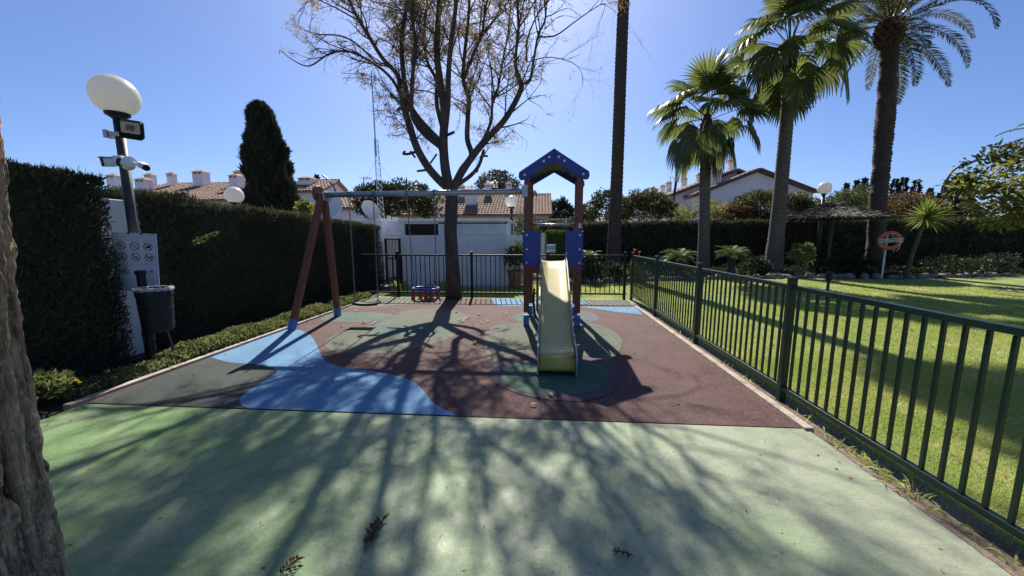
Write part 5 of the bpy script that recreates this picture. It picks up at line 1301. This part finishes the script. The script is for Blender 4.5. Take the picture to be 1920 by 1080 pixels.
for i, (px, pt_, w_) in enumerate([(1052,372,62),(1092,383,56),(1036,396,50)]):
    px_shrub('pine_tree', ['rounded dark pine beyond the tower roof post','dark pine between the tower and the slim palm trunk','low dark bush beyond the tower grab bar'][i], 'tree', px, pt_, 436, w_, 40+i*3, 2600, .4, .12, 'conifer_far' if i != 1 else 'pine_far', nclump=50, spread=.26)
def conifer(label, px, pyt, pyb, wpx, y, tiers, group, slim=False):
    a = P(px, pyt, y); hz = a.z; rx = wpx/2*y/FPX; t = thing('conifer_tree', label, 'tree', (a.x,y,0), group)
    n = 900; h = rng.uniform(.2,1,n); th = rng.uniform(0,6.28,n)
    prof = (1-h)**(.8 if not slim else .45)*(1 if slim else (.72+.28*np.sin(h*tiers*6.28)))
    r = rx*np.clip(prof,.04,1)*1.1*rng.uniform(.2,1,n)**.5
    p = np.c_[a.x+r*np.cos(th), y+r*np.sin(th), h*hz]
    d = np.c_[np.cos(th), np.sin(th), np.full(n, 1.2 if slim else .0)]+rng.normal(size=(n,3))*.35
    obj('crown', leafquads(p, d, rng.uniform(.35,.8,n)*hz*.075, hz*.028), M['conifer_far'], t)
    mb = MB(); mb.tube([(a.x,y,0),(a.x,y,hz*.93)], [hz*.025,hz*.004], 6); obj('trunk', mb, M['thin_bark'], t)
for k, (px, pt_, w_) in enumerate([(1680,336,34),(1696,333,34),(1720,337,40)]):
    conifer(['leftmost of the three layered conifers right of the date palm','middle one of the three layered conifers right of the date palm','rightmost and widest of the three layered conifers'][k], px, pt_, 410, w_, 55, 6, 'distant layered conifers')
for k, (px, pt_, w_) in enumerate([(1588,346,10),(1607,340,9),(1622,337,12),(1635,347,10)]):
    conifer(['far thin cypress tip left over the feathery tree','second far cypress tip over the feathery tree','tallest far cypress tip over the feathery tree','far cypress tip touching the date palm trunk'][k], px, pt_, 410, w_, 70, 3, 'far cypress tips', True)
for k, (px, pt_, w_) in enumerate([(1745,356,16),(1762,362,16),(1778,342,22),(1790,350,26),(1812,333,22),(1826,342,22)]):
    conifer(['small conifer left of the curved street lamp','dark conifer touching the curved lamp pole','slim conifer just right of the lamp pole','bushy conifer right of the lamp pole','tall conifer left of the lemon tree','dark conifer half behind the lemon tree'][k], px, pt_, 410, w_, 48, 5, 'conifers behind the curved lamp', k % 2 == 0)
conifer('tiny cypress on the skyline behind the swing A-frame', 594, 331, 380, 8, 60, 3, None, True)
# pine hill
hl = P(925,336,260); mb = MB(); N_ = 40; vs = []
for j in range(13):
    for i in range(N_+1):
        x = -150+i*(300/N_); y = 200+j*14; f = math.exp(-((x-hl.x-2)/26)**2)*.95+math.exp(-((x-45)/60)**2)*.35+.15
        g_ = math.sin(math.pi*min(1, j/8)); vs.append((x, y, -1+ (hl.z-6)*f*g_))
mb.add(vs, [(j*(N_+1)+i, j*(N_+1)+i+1, (j+1)*(N_+1)+i+1, (j+1)*(N_+1)+i) for j in range(12) for i in range(N_)]); struct('hill', mb, M['pine_far'], smooth=True)
pp = []; pd = []
for _ in range(260):
    x = rng.uniform(-32,30)+hl.x; y = rng.uniform(212,290); f = math.exp(-((x-hl.x-2)/26)**2)*.95+math.exp(-((x-45)/60)**2)*.35+.15; j = (y-200)/14
    z = -1+(hl.z-6)*f*math.sin(math.pi*min(1, j/8)); R0 = rng.uniform(2.2,4); q = rdir(60)*np.array([R0,R0,R0*.6])*rng.uniform(.5,1,(60,1)); pp.append(q+np.array([x,y,z+rng.uniform(2.5,5)])); pd.append(q+rng.normal(size=q.shape))
pp = np.concatenate(pp); tag(obj('pine_wood', leafquads(pp, np.concatenate(pd), rng.uniform(.8,1.8,len(pp)), .8), M['pine_far']), 'far pine covered hill above the tiled roof', 'woodland', kind='stuff')

# ================================================================== RIGHT GARDEN
th_ = thing('thatched_parasol', 'dark thatched parasol on a post in front of the right hedge', 'parasol', (*P(1562,440,17.2).xy,0)); c = P(1562,384,17.2); er = P(1475,409,17.2)
rx = (P(1650,409,17.2).x-er.x)/2; cx = (P(1650,409,17.2).x+er.x)/2
mb = MB(); mb.lathe([(rx*.98,er.z-.05),(rx,er.z),(rx*.55,er.z+(c.z-er.z)*.42),(.42,c.z-.12),(.3,c.z+.02),(.25,c.z+.12),(.06,c.z+.14)], (cx,17.2,0), 36); obj('thatch_base', mb, M['thatch'], th_)
n = 9000; a = rng.uniform(0,6.28,n); f = rng.uniform(0,1,n)**.5; r = f*rx
z = np.interp(r, [0,.3,.42,rx*.55,rx], [c.z+.14,c.z+.02,c.z-.1,er.z+(c.z-er.z)*.42,er.z])+.03
p = np.c_[cx+r*np.cos(a), 17.2+r*np.sin(a), z]; d = np.c_[np.cos(a), np.sin(a), np.full(n,-.30)]+rng.normal(size=(n,3))*.13
obj('straw', leafquads(p, d, rng.uniform(.2,.45,n), .022), M['thatch_straw'], th_)
n = 500; a = rng.uniform(0,6.28,n); p = np.c_[cx+.3*np.cos(a), 17.2+.3*np.sin(a), c.z+rng.uniform(-.1,.12,n)]; obj('crown_tuft', leafquads(p, np.c_[np.cos(a)*.6, np.sin(a)*.6, -np.ones(n)*.5]+rng.normal(size=(n,3))*.2, .25, .02), M['thatch_straw'], th_)
mb = MB(); mb.tube([(cx,17.2,0),(cx,17.2,c.z-.1)], .06, 10); obj('post', mb, M['thin_bark'], th_)

LB = P(1668,451,14.9); lr = thing('life_ring', 'orange life ring with white ropes on a white post in front of the hedge', 'life ring', (LB.x,14.9,0))
mb = MB(); rot = Matrix.Rotation(R(-22),3,'Z') @ Matrix.Rotation(R(90),3,'X'); mb.torus(LB, .285, .074, 40, 14, rot); obj('ring', mb, M['orange_ring'], lr, smooth=True)
mb = MB(); mb.tube([(LB.x+.02,15.04,0),(LB.x+.02,15.04,LB.z+.28)], .03, 10); obj('post', mb, M['white_plastic'], lr)
for z in (.04,-.015,-.07):
    mb = MB(); mb.tube([LB+rot@Vector((x, z+.03*math.sin(x*3)+.02, .10)) for x in np.linspace(-.34,.34,9)], .017, 6); obj('rope', mb, M['rope'], lr, smooth=True)
mb = MB(); mb.tube([LB+rot@Vector(q) for q in ((.05,.29,.09),(.02,.16,.08),(.24,.03,.09))], .010, 5); mb.tube([LB+rot@Vector(q) for q in ((.25,.0,.10),(.26,-.25,.11),(.20,-.38,.11),(.14,-.33,.11),(.10,-.42,.11))], .013, 5); obj('hanging_cord', mb, M['rope'], lr, smooth=True)

def rosette(name, label, cat, c, base, n, L, W, m, el=(-.5,1.4), trunk=None, group=None, droop=.15):
    t = thing(name, label, cat, base, group); c = Vector(c); mb = MB()
    for i in range(n):
        a = i*2.39996; e = el[0]+(el[1]-el[0])*(i+.5)/n; l = L*random.uniform(.8,1.1); d = Vector((math.cos(a)*math.cos(e), math.sin(a)*math.cos(e), math.sin(e))); s = d.cross(Vector((0,0,1))).normalized() if abs(d.z) < .99 else Vector((1,0,0)); u = s.cross(d)
        vs = []
        for f, w_ in ((0,.5),(.3,1),(.7,.75),(1,.03)):
            q = c+d*l*f-Vector((0,0,droop*l*f*f)); vs += [q-s*W*w_/2+u*W*.15*w_, q, q+s*W*w_/2+u*W*.15*w_]
        mb.add(vs, [(3*k+j, 3*k+j+1, 3*k+j+4, 3*k+j+3) for k in range(3) for j in range(2)])
    obj('leaves', mb, m, t)
    if trunk: b_ = MB(); b_.tube(trunk[0], trunk[1], 10); obj('trunk', b_, M['thin_bark'], t)
    return t
yc = P(1737,407,14.9); yb = P(1700,505,15.2); yb.z = 0
rosette('yucca_tree', 'spiky bright yucca with a slanting trunk right of the life ring', 'yucca', yc, yb, 110, .85, .075, M['yucca_leaf'], (-.7,1.5), ([yb, P(1712,470,15), yc],[.09,.07,.055]))
def cycad(label, px, py, y, n, L):
    c = P(px, py, y); b_ = Vector((c.x, y, 0)); t = thing('cycad', label, 'plant', b_, 'cycads in the planting bed')
    V, Q = [], []
    for i in range(n):
        a = i*2.39996; e = .25+1.0*(i/n); l = L*random.uniform(.85,1.1); pos = np.array(c); pts = [pos]
        for k in range(8):
            ee = e-1.25*(k/8); d = np.array([math.cos(a)*math.cos(ee), math.sin(a)*math.cos(ee), math.sin(ee)]); pos = pos+d*l/8; pts.append(pos)
        sd_ = np.array([-math.sin(a), math.cos(a), 0]); o = len(V)
        for k in range(32):
            f = .12+.88*k/32; j = min(int(f*8),7); p_ = pts[j]+(pts[j+1]-pts[j])*(f*8-j); d = pts[j+1]-pts[j]; d = d/np.linalg.norm(d); ll = L*.24*math.sin(math.pi*(.12+.85*k/32))**.6
            for s in (-1,1):
                dv = sd_*s*.9+d*.6+np.array([0,0,.25]); b0 = len(V); V += [p_-d*.008, p_+d*.008, p_+dv*ll*.6+d*.009, p_+dv*ll]; Q.append((b0,b0+1,b0+2,b0+3))
    obj('fronds', (np.array(V), np.array(Q)), M['cycad_leaf'], t)
    mb = MB(); mb.tube([b_, c], [.16,.13], 10); obj('trunk', mb, M['palm_bark_dark'], t)
cycad('cycad left of the shortest fan palm trunk', 1273, 487, 14.9, 26, .75)
cycad('cycad right of the shortest fan palm trunk', 1372, 482, 15.2, 26, .8)
cycad('small cycad behind the railing corner by the tower', 1105, 484, 13.2, 16, .5)
c = P(1503,478,15.4); shrub('oleander_shrub', 'light green upright shrub in front of the thatched parasol', 'shrub', (c.x,15.4,c.z), (.42,.35,.50), 700, .17, .055, M['bright_leaf'] if False else M['groundcover'], 20, None, 6, .3, 0, .02)
bp2 = thing('bird_of_paradise', 'bird of paradise plant with orange flowers behind the railing corner', 'plant', (*P(1188,500,12.6).xy,0)); c = P(1188,500,12.6)
mb = MB(); fl_ = MB()
for i in range(22):
    a = i*2.4; l = random.uniform(.6,.95); e = random.uniform(.75,1.35); d = Vector((math.cos(a)*math.cos(e)*.8, math.sin(a)*math.cos(e)*.8, math.sin(e))); q = Vector((c.x,12.6,0)); s = d.cross(Vector((0,0,1))).normalized()
    st_ = q+d*l*.55; tp_ = q+d*l; mb.tube([q,st_],[.008,.006],4); mb.add([st_, st_+(tp_-st_)*.5+s*.055, tp_, st_+(tp_-st_)*.5-s*.055], [(0,1,2,3)])
obj('leaves', mb, M['cycad_leaf'], bp2)
for px, py in ((1190,470),(1199,474)):
    q = P(px,py,12.5); f = MB(); f.tube([Vector((c.x,12.6,0)), q], .008, 4)
    for k in range(4): f.add([q, q+Vector((-.015+.01*k,0,.03)), q+Vector((-.05+.035*k,0,.08)), q+Vector((-.03+.02*k,.01,.03))], [(0,1,2,3)])
    obj('flower', f, M['flower_orange'], bp2)
for px, py, y, w_, h_, lab in ((748,545,10.0,.5,.36,'bright lime leafed plant behind the railing left of the toddler swing'),(824,548,10.1,.36,.34,'bright lime plant sprouting beside the big tree trunk')):
    q = P(px,py,y); t = thing('lime_plant', lab, 'plant', (q.x,y,-.03)); n = 26; a = rng.uniform(0,6.28,n); e = rng.uniform(.5,1.4,n)
    d = np.c_[np.cos(a)*np.cos(e), np.sin(a)*np.cos(e), np.sin(e)]; p = np.tile([q.x,y,0],(n,1))+d*rng.uniform(.05,.2,n)[:,None]
    obj('leaves', leafquads(p, d, rng.uniform(.2,.38,n), rng.uniform(.07,.11,n), droop=.2), M['bright_leaf'], t)
dk = [(1090,505,13.0,.9,.5,'dark glossy bush seen through the tower and railing'),(1140,520,13.2,.8,.42,'low dark bush left of the railing corner'),(1060,512,13.4,.7,.5,'dark bush under the topiary cube'),(1232,505,15.2,.7,.45,'dark bush between railing and first cycad'),(1418,500,15.6,.7,.45,'dark bush between the fan palm trunks'),(1560,500,16,1.3,.4,'low dark planting under the thatched parasol'),(1620,500,16,1.0,.45,'low dark planting left of the life ring'),(1790,498,16.4,1.2,.5,'dark bush below the yucca'),(1860,500,17,1.3,.5,'dark bush at the far right of the bed')]
for px, py, y, rx, rz, lab in dk:
    q = P(px,py,y); shrub('bed_bush', lab, 'shrub', (q.x,y,rz*.8), (rx,rx*.6,rz), 1100, .12, .05, M['shrub_dark'], 28, None, 4, .35, 0, .015)
# agave-like plants near the bed front
for px, y, lab in ((1640,15.5,'small grey green rosette plant left of the life ring post'),(1745,15.8,'grey green rosette plant right of the life ring post'),(1210,14.2,'pale rosette plant behind the railing left of the cycad')):
    q = P(px,505,y); rosette('agave', lab, 'plant', (q.x,y,.08), (q.x,y,0), 26, .42, .06, M['agave_leaf'], (.1,1.3), None, None, .1)
n = 26000; xb_ = rng.uniform(1.2,27,n); e0_ = np.interp(xb_, [p_[0] for p_ in lawn_edge], [p_[1] for p_ in lawn_edge]); f_ = rng.uniform(0,1,n)**1.3; yb_ = e0_+.35+f_*(19.3-e0_)
pb = np.c_[xb_, yb_, np.zeros(n)]; hh_ = (.16+.16*sn(pb, 1.7)+.10*sn(pb, 5.1))*(.35+f_); pb[:,2] = np.clip(hh_, .02, .6)*rng.uniform(.1,1,n)
tag(obj('ground_cover', leafquads(pb, rdir(n)+np.array([0,-.2,.9]), rng.uniform(.08,.18,n), rng.uniform(.03,.06,n)), M['shrub_dark']), 'low dark planting filling the bed behind the lawn', 'ground cover', kind='stuff')
# edging rocks along the bed
rocks = []
for k in range(3):
    mb = MB(); mb.sphere((0,0,0), 1, 12); mb.v = [tuple(Vector(v)*(1+.35*mnoise.noise(Vector(v)*1.1+Vector((k*9,0,0)))+.12*mnoise.noise(Vector(v)*3))) for v in mb.v]; rocks.append(mb)
cur = [0]; E_ = [Vector(q) for q in lawn_edge]
for i in range(len(E_)-1): cur.append(cur[-1]+(E_[i+1]-E_[i]).length)
s = 5.9; k = 0; protos = {}
while s < cur[-2]-.3:
    i = max(j for j in range(len(cur)-1) if cur[j] <= s); q = E_[i]+(E_[i+1]-E_[i])*((s-cur[i])/(cur[i+1]-cur[i])); kk = k % 3
    if kk not in protos:
        o = obj('edging_rock', rocks[kk], M['stone'], smooth=True); protos[kk] = o
    else: o = inst(protos[kk])
    o.location = (q.x, q.y+.12+random.uniform(-.08,.08), .03); o.scale = (random.uniform(.13,.24), random.uniform(.1,.16), random.uniform(.08,.15)); o.rotation_euler = (0,0,random.uniform(0,6))
    tag(o, 'rough stone in the line edging the planting bed along the lawn', 'rock', 'stones edging the planting bed'); s += random.uniform(.3,.55); k += 1
# lemon tree at the right edge
lc = P(1905,352,8.2); lt = thing('lemon_tree', 'citrus tree with large yellow green leaves at the right edge of the view', 'tree', (lc.x+.9,8.2,0))
p, d = blob_points(7500, (lc.x+.80,8.2,lc.z+.02), (1.75,1.4,1.05), 110, .24, -.9); d = d+np.array([0,0,-.25])
obj('crown', leafquads(p, d, rng.uniform(.08,.15,len(p)), rng.uniform(.04,.065,len(p))), M['lemon_leaf'], lt)
mb = MB(); bs0 = Vector((lc.x+.9,8.2,0)); tp0 = Vector((lc.x+.85,8.2,1.75)); mb.tube([bs0,tp0],[.11,.08],10)
for i in range(12):
    a = i*2.4; e = Vector((lc.x+.75+math.cos(a)*1.15, 8.2+math.sin(a)*.95, lc.z+random.uniform(-.4,.7))); mb.tube([tp0, (tp0+e)/2+Vector((0,0,.2)), e],[.04,.025,.008],6)
obj('trunk', mb, M['thin_bark'], lt)

# ================================================================== GRASS, WEEDS, LITTER
def blades(x0, x1, y0, y1, n, h, w_, dens=None):
    x = rng.uniform(x0,x1,n); y = rng.uniform(y0,y1,n)
    p = np.c_[x,y,np.full(n,-.035)]
    k = (.5+.5*sn(np.c_[x*1.0,y*1.0,x*0], 2.6)+.35*sn(np.c_[x,y,x*0], 9)) > rng.uniform(0,.55,n)
    p = p[k]; n = len(p)
    d = np.c_[rng.normal(size=(n,2))*.55, np.ones(n)]; d = unit(d); s = unit(np.cross(d, rng.normal(size=(n,3)))); hh = (h*rng.uniform(.5,1.25,n))[:,None]
    V = np.stack([p-s*w_/2, p+s*w_/2, p+d*hh],1).reshape(-1,3); return V, np.arange(3*n).reshape(n,3)
def jointri(ps):
    return joinq(ps)
g1 = jointri([blades(2.42,5,.6,5,75000,.030,.0042), blades(2.42,9,3,9,90000,.034,.0065), blades(5,14,2.5,9.5,50000,.035,.008), blades(2.42,14,8,14.5,40000,.04,.014), blades(-4,2.3,9.7,12.5,16000,.05,.012)])
V, Q = g1; edge_y = np.interp(V[:,0], [p_[0] for p_ in lawn_edge], [p_[1] for p_ in lawn_edge])
ok = (V[:,1] < edge_y)[Q].all(1); Q = Q[ok]
tag(obj('grass', (V, Q), M['grass']), 'short sunlit lawn grass beyond the green railing', 'grass', kind='stuff')
wd = []
for yc_, k in ((5.6,26),(4.6,26),(4.1,30),(2.75,22),(2.55,70),(2.35,60),(2.1,30),(7.2,16),(6.4,14),(1.8,26),(3.2,26)):
    for _ in range(k):
        b0 = np.array([2.30+rng.normal()*.04, yc_+rng.normal()*.13, -.03]); wd.append((b0, np.array([rng.normal()*.7-.15, rng.normal()*.7, .75])))
Pb = np.array([q[0] for q in wd]); Db = np.array([q[1] for q in wd])
tag(obj('weeds', leafquads(Pb, Db, rng.uniform(.04,.15,len(Pb)), rng.uniform(.006,.012,len(Pb)), droop=.25), M['bright_leaf'] if False else M['grass']), 'grassy weeds growing between the kerb and the railing', 'weeds', kind='stuff')
n = 1400; xl_ = rng.uniform(2.45,13,n); yl_ = rng.uniform(.8,14.5,n); ql = np.c_[xl_, yl_, np.full(n,-.006)]; kl = yl_ < np.interp(xl_, [p_[0] for p_ in lawn_edge], [p_[1] for p_ in lawn_edge]); ql = ql[kl]
tag(obj('leaf_litter', leafquads(ql, rng.normal(size=(len(ql),3))*np.array([1,1,.2]), rng.uniform(.02,.06,len(ql)), rng.uniform(.01,.02,len(ql))), M['litter']), 'small dry leaves lying in the lawn grass', 'litter', kind='stuff')
# dry grass clippings and crumbs beside the kerb
n = 1100; q = np.c_[rng.uniform(2.27,2.6,n), rng.uniform(.9,9,n), np.full(n,-.022)]; q2 = np.c_[2.15-np.abs(rng.normal(size=500))*.35, rng.uniform(3.1,8.8,500), np.full(500,.016)]
q = np.r_[q,q2]; dd = rng.normal(size=(len(q),3))*np.array([1,1,.12]); tag(obj('dry_clippings', leafquads(q, dd, rng.uniform(.012,.045,len(q)), .005), M['litter']), 'dry grass clippings scattered along the kerb and rubber', 'litter', kind='stuff')
def leaf_mesh(seed, L_):
    g = random.Random(seed); mb = MB()
    for s in (-1,1):
        pass
    vs = []; n = 5
    for i in range(n+1):
        f = i/n; wv = math.sin(math.pi*min(.97,f*.92+.05))*L_*.22; z = .01+.18*L_*math.sin(f*3+g.random())*g.uniform(.5,1)
        vs += [(f*L_-L_/2,-wv,z+.3*wv), (f*L_-L_/2,0,z), (f*L_-L_/2,wv,z+.35*wv)]
    mb.add(vs, [(3*i+j,3*i+j+1,3*i+j+4,3*i+j+3) for i in range(n) for j in range(2)]); return mb
lp3 = {}
spots = [(861,600),(868,603),(876,598),(899,590),(903,606),(890,643),(736,616),(700,608),(705,605),(950,589),(642,612),(683,605),(760,615),(668,584),(745,579),(880,595),(915,603),(856,585),(1000,760),(1032,742)]
for i, (px, py) in enumerate(spots):
    q = G(px, py, .012); kk = i % 3
    if kk not in lp3: o = obj('fallen_leaf', leaf_mesh(kk, .11), M['litter']); lp3[kk] = o
    else: o = inst(lp3[kk])
    o.location = (q.x,q.y,.018); o.rotation_euler = (0,0,random.uniform(0,6.28)); o.scale = (random.uniform(.6,1.1),)*3
    tag(o, 'pale dry leaf lying on the rubber play surface', 'leaf', 'dry leaves scattered on the play surface')
def sprig(label, px, py, deg, L_, n, lw, m, up=.02):
    q = G(px, py, 0); q.z = .002; t = thing('fallen_sprig', label, 'twig', q, 'fallen leafy sprigs'); a = R(deg); d = Vector((math.cos(a), math.sin(a), 0)); s = Vector((-d.y,d.x,0))
    p0 = q-d*L_/2; pts = [p0+d*L_*f+s*.04*L_*math.sin(f*4)+Vector((0,0,.004+up*math.sin(f*3))) for f in np.linspace(0,1,7)]
    mb = MB(); mb.tube(pts, [.0022]*7, 5); obj('stem', mb, M['dead_leaf'], t)
    rr = random.Random(px)
    lf = None
    for i in range(n):
        f = .18+.8*i/n; k = min(int(f*6),5); b0 = pts[k]+(pts[k+1]-pts[k])*(f*6-k); sg = -1 if i % 2 else 1
        dv = (d*rr.uniform(.3,.9)+s*sg*rr.uniform(.5,1)+Vector((0,0,rr.uniform(.0,.5)))).normalized(); sv = dv.cross(Vector((rr.uniform(-.4,.4),rr.uniform(-.4,.4),1))).normalized(); l = lw[0]*rr.uniform(.7,1.2); ww = lw[1]*rr.uniform(.8,1.2)
        mb = MB(); up_ = Vector((0,0,1)); mb.add([b0, b0+dv*l*.4+sv*ww, b0+dv*l-up_*.3*l*.3, b0+dv*l*.4-sv*ww, b0+dv*l*.45+up_*.004], [(0,1,4),(1,2,4),(2,3,4),(3,0,4)]); obj('leaf', mb, m, t)
n = 1500; xs = rng.uniform(-4.2,2.1,n); ys = rng.uniform(1.2,8.9,n); keep = (rng.uniform(0,1,n) < .13) | (np.abs(xs-2.1) < .3*rng.uniform(0,1,n)) | (np.abs(xs+4.2) < .4*rng.uniform(0,1,n)) | ((ys > 6.6) & (xs < 0) & (rng.uniform(0,1,n) < .5)); xs, ys = xs[keep], ys[keep]
zz = np.where(ys > 3.0, .016, .004); q = np.c_[xs, ys, zz]; dd = rng.normal(size=(len(q),3))*np.array([1,1,.18])
tag(obj('leaf_litter', leafquads(q, dd, rng.uniform(.015,.05,len(q)), rng.uniform(.006,.014,len(q))), M['litter']), 'small dry leaflets scattered over the rubber and the painted court', 'litter', kind='stuff')
sprig('dark curled leafy sprig lying on the painted court in the foreground', 700, 1006, 92, .21, 22, (.05,.010), M['dead_leaf'])
sprig('small dark sprig at the bottom edge of the painted court', 543, 1071, 75, .12, 12, (.042,.007), M['dead_leaf'], .03)
sprig('small curled twig on the right of the painted court', 1168, 1040, 170, .10, 11, (.022,.006), M['dead_leaf'], .012)
n = 150; q = np.array([list(G(rng.uniform(200,1500), rng.uniform(820,1075), .003)) for _ in range(n)]); q[:,2] = .004
tag(obj('crumbs', leafquads(q, rdir(n)*np.array([1,1,.1]), rng.uniform(.006,.02,n), .007), M['litter']), 'tiny pale crumbs and grit on the painted court', 'litter', kind='stuff')
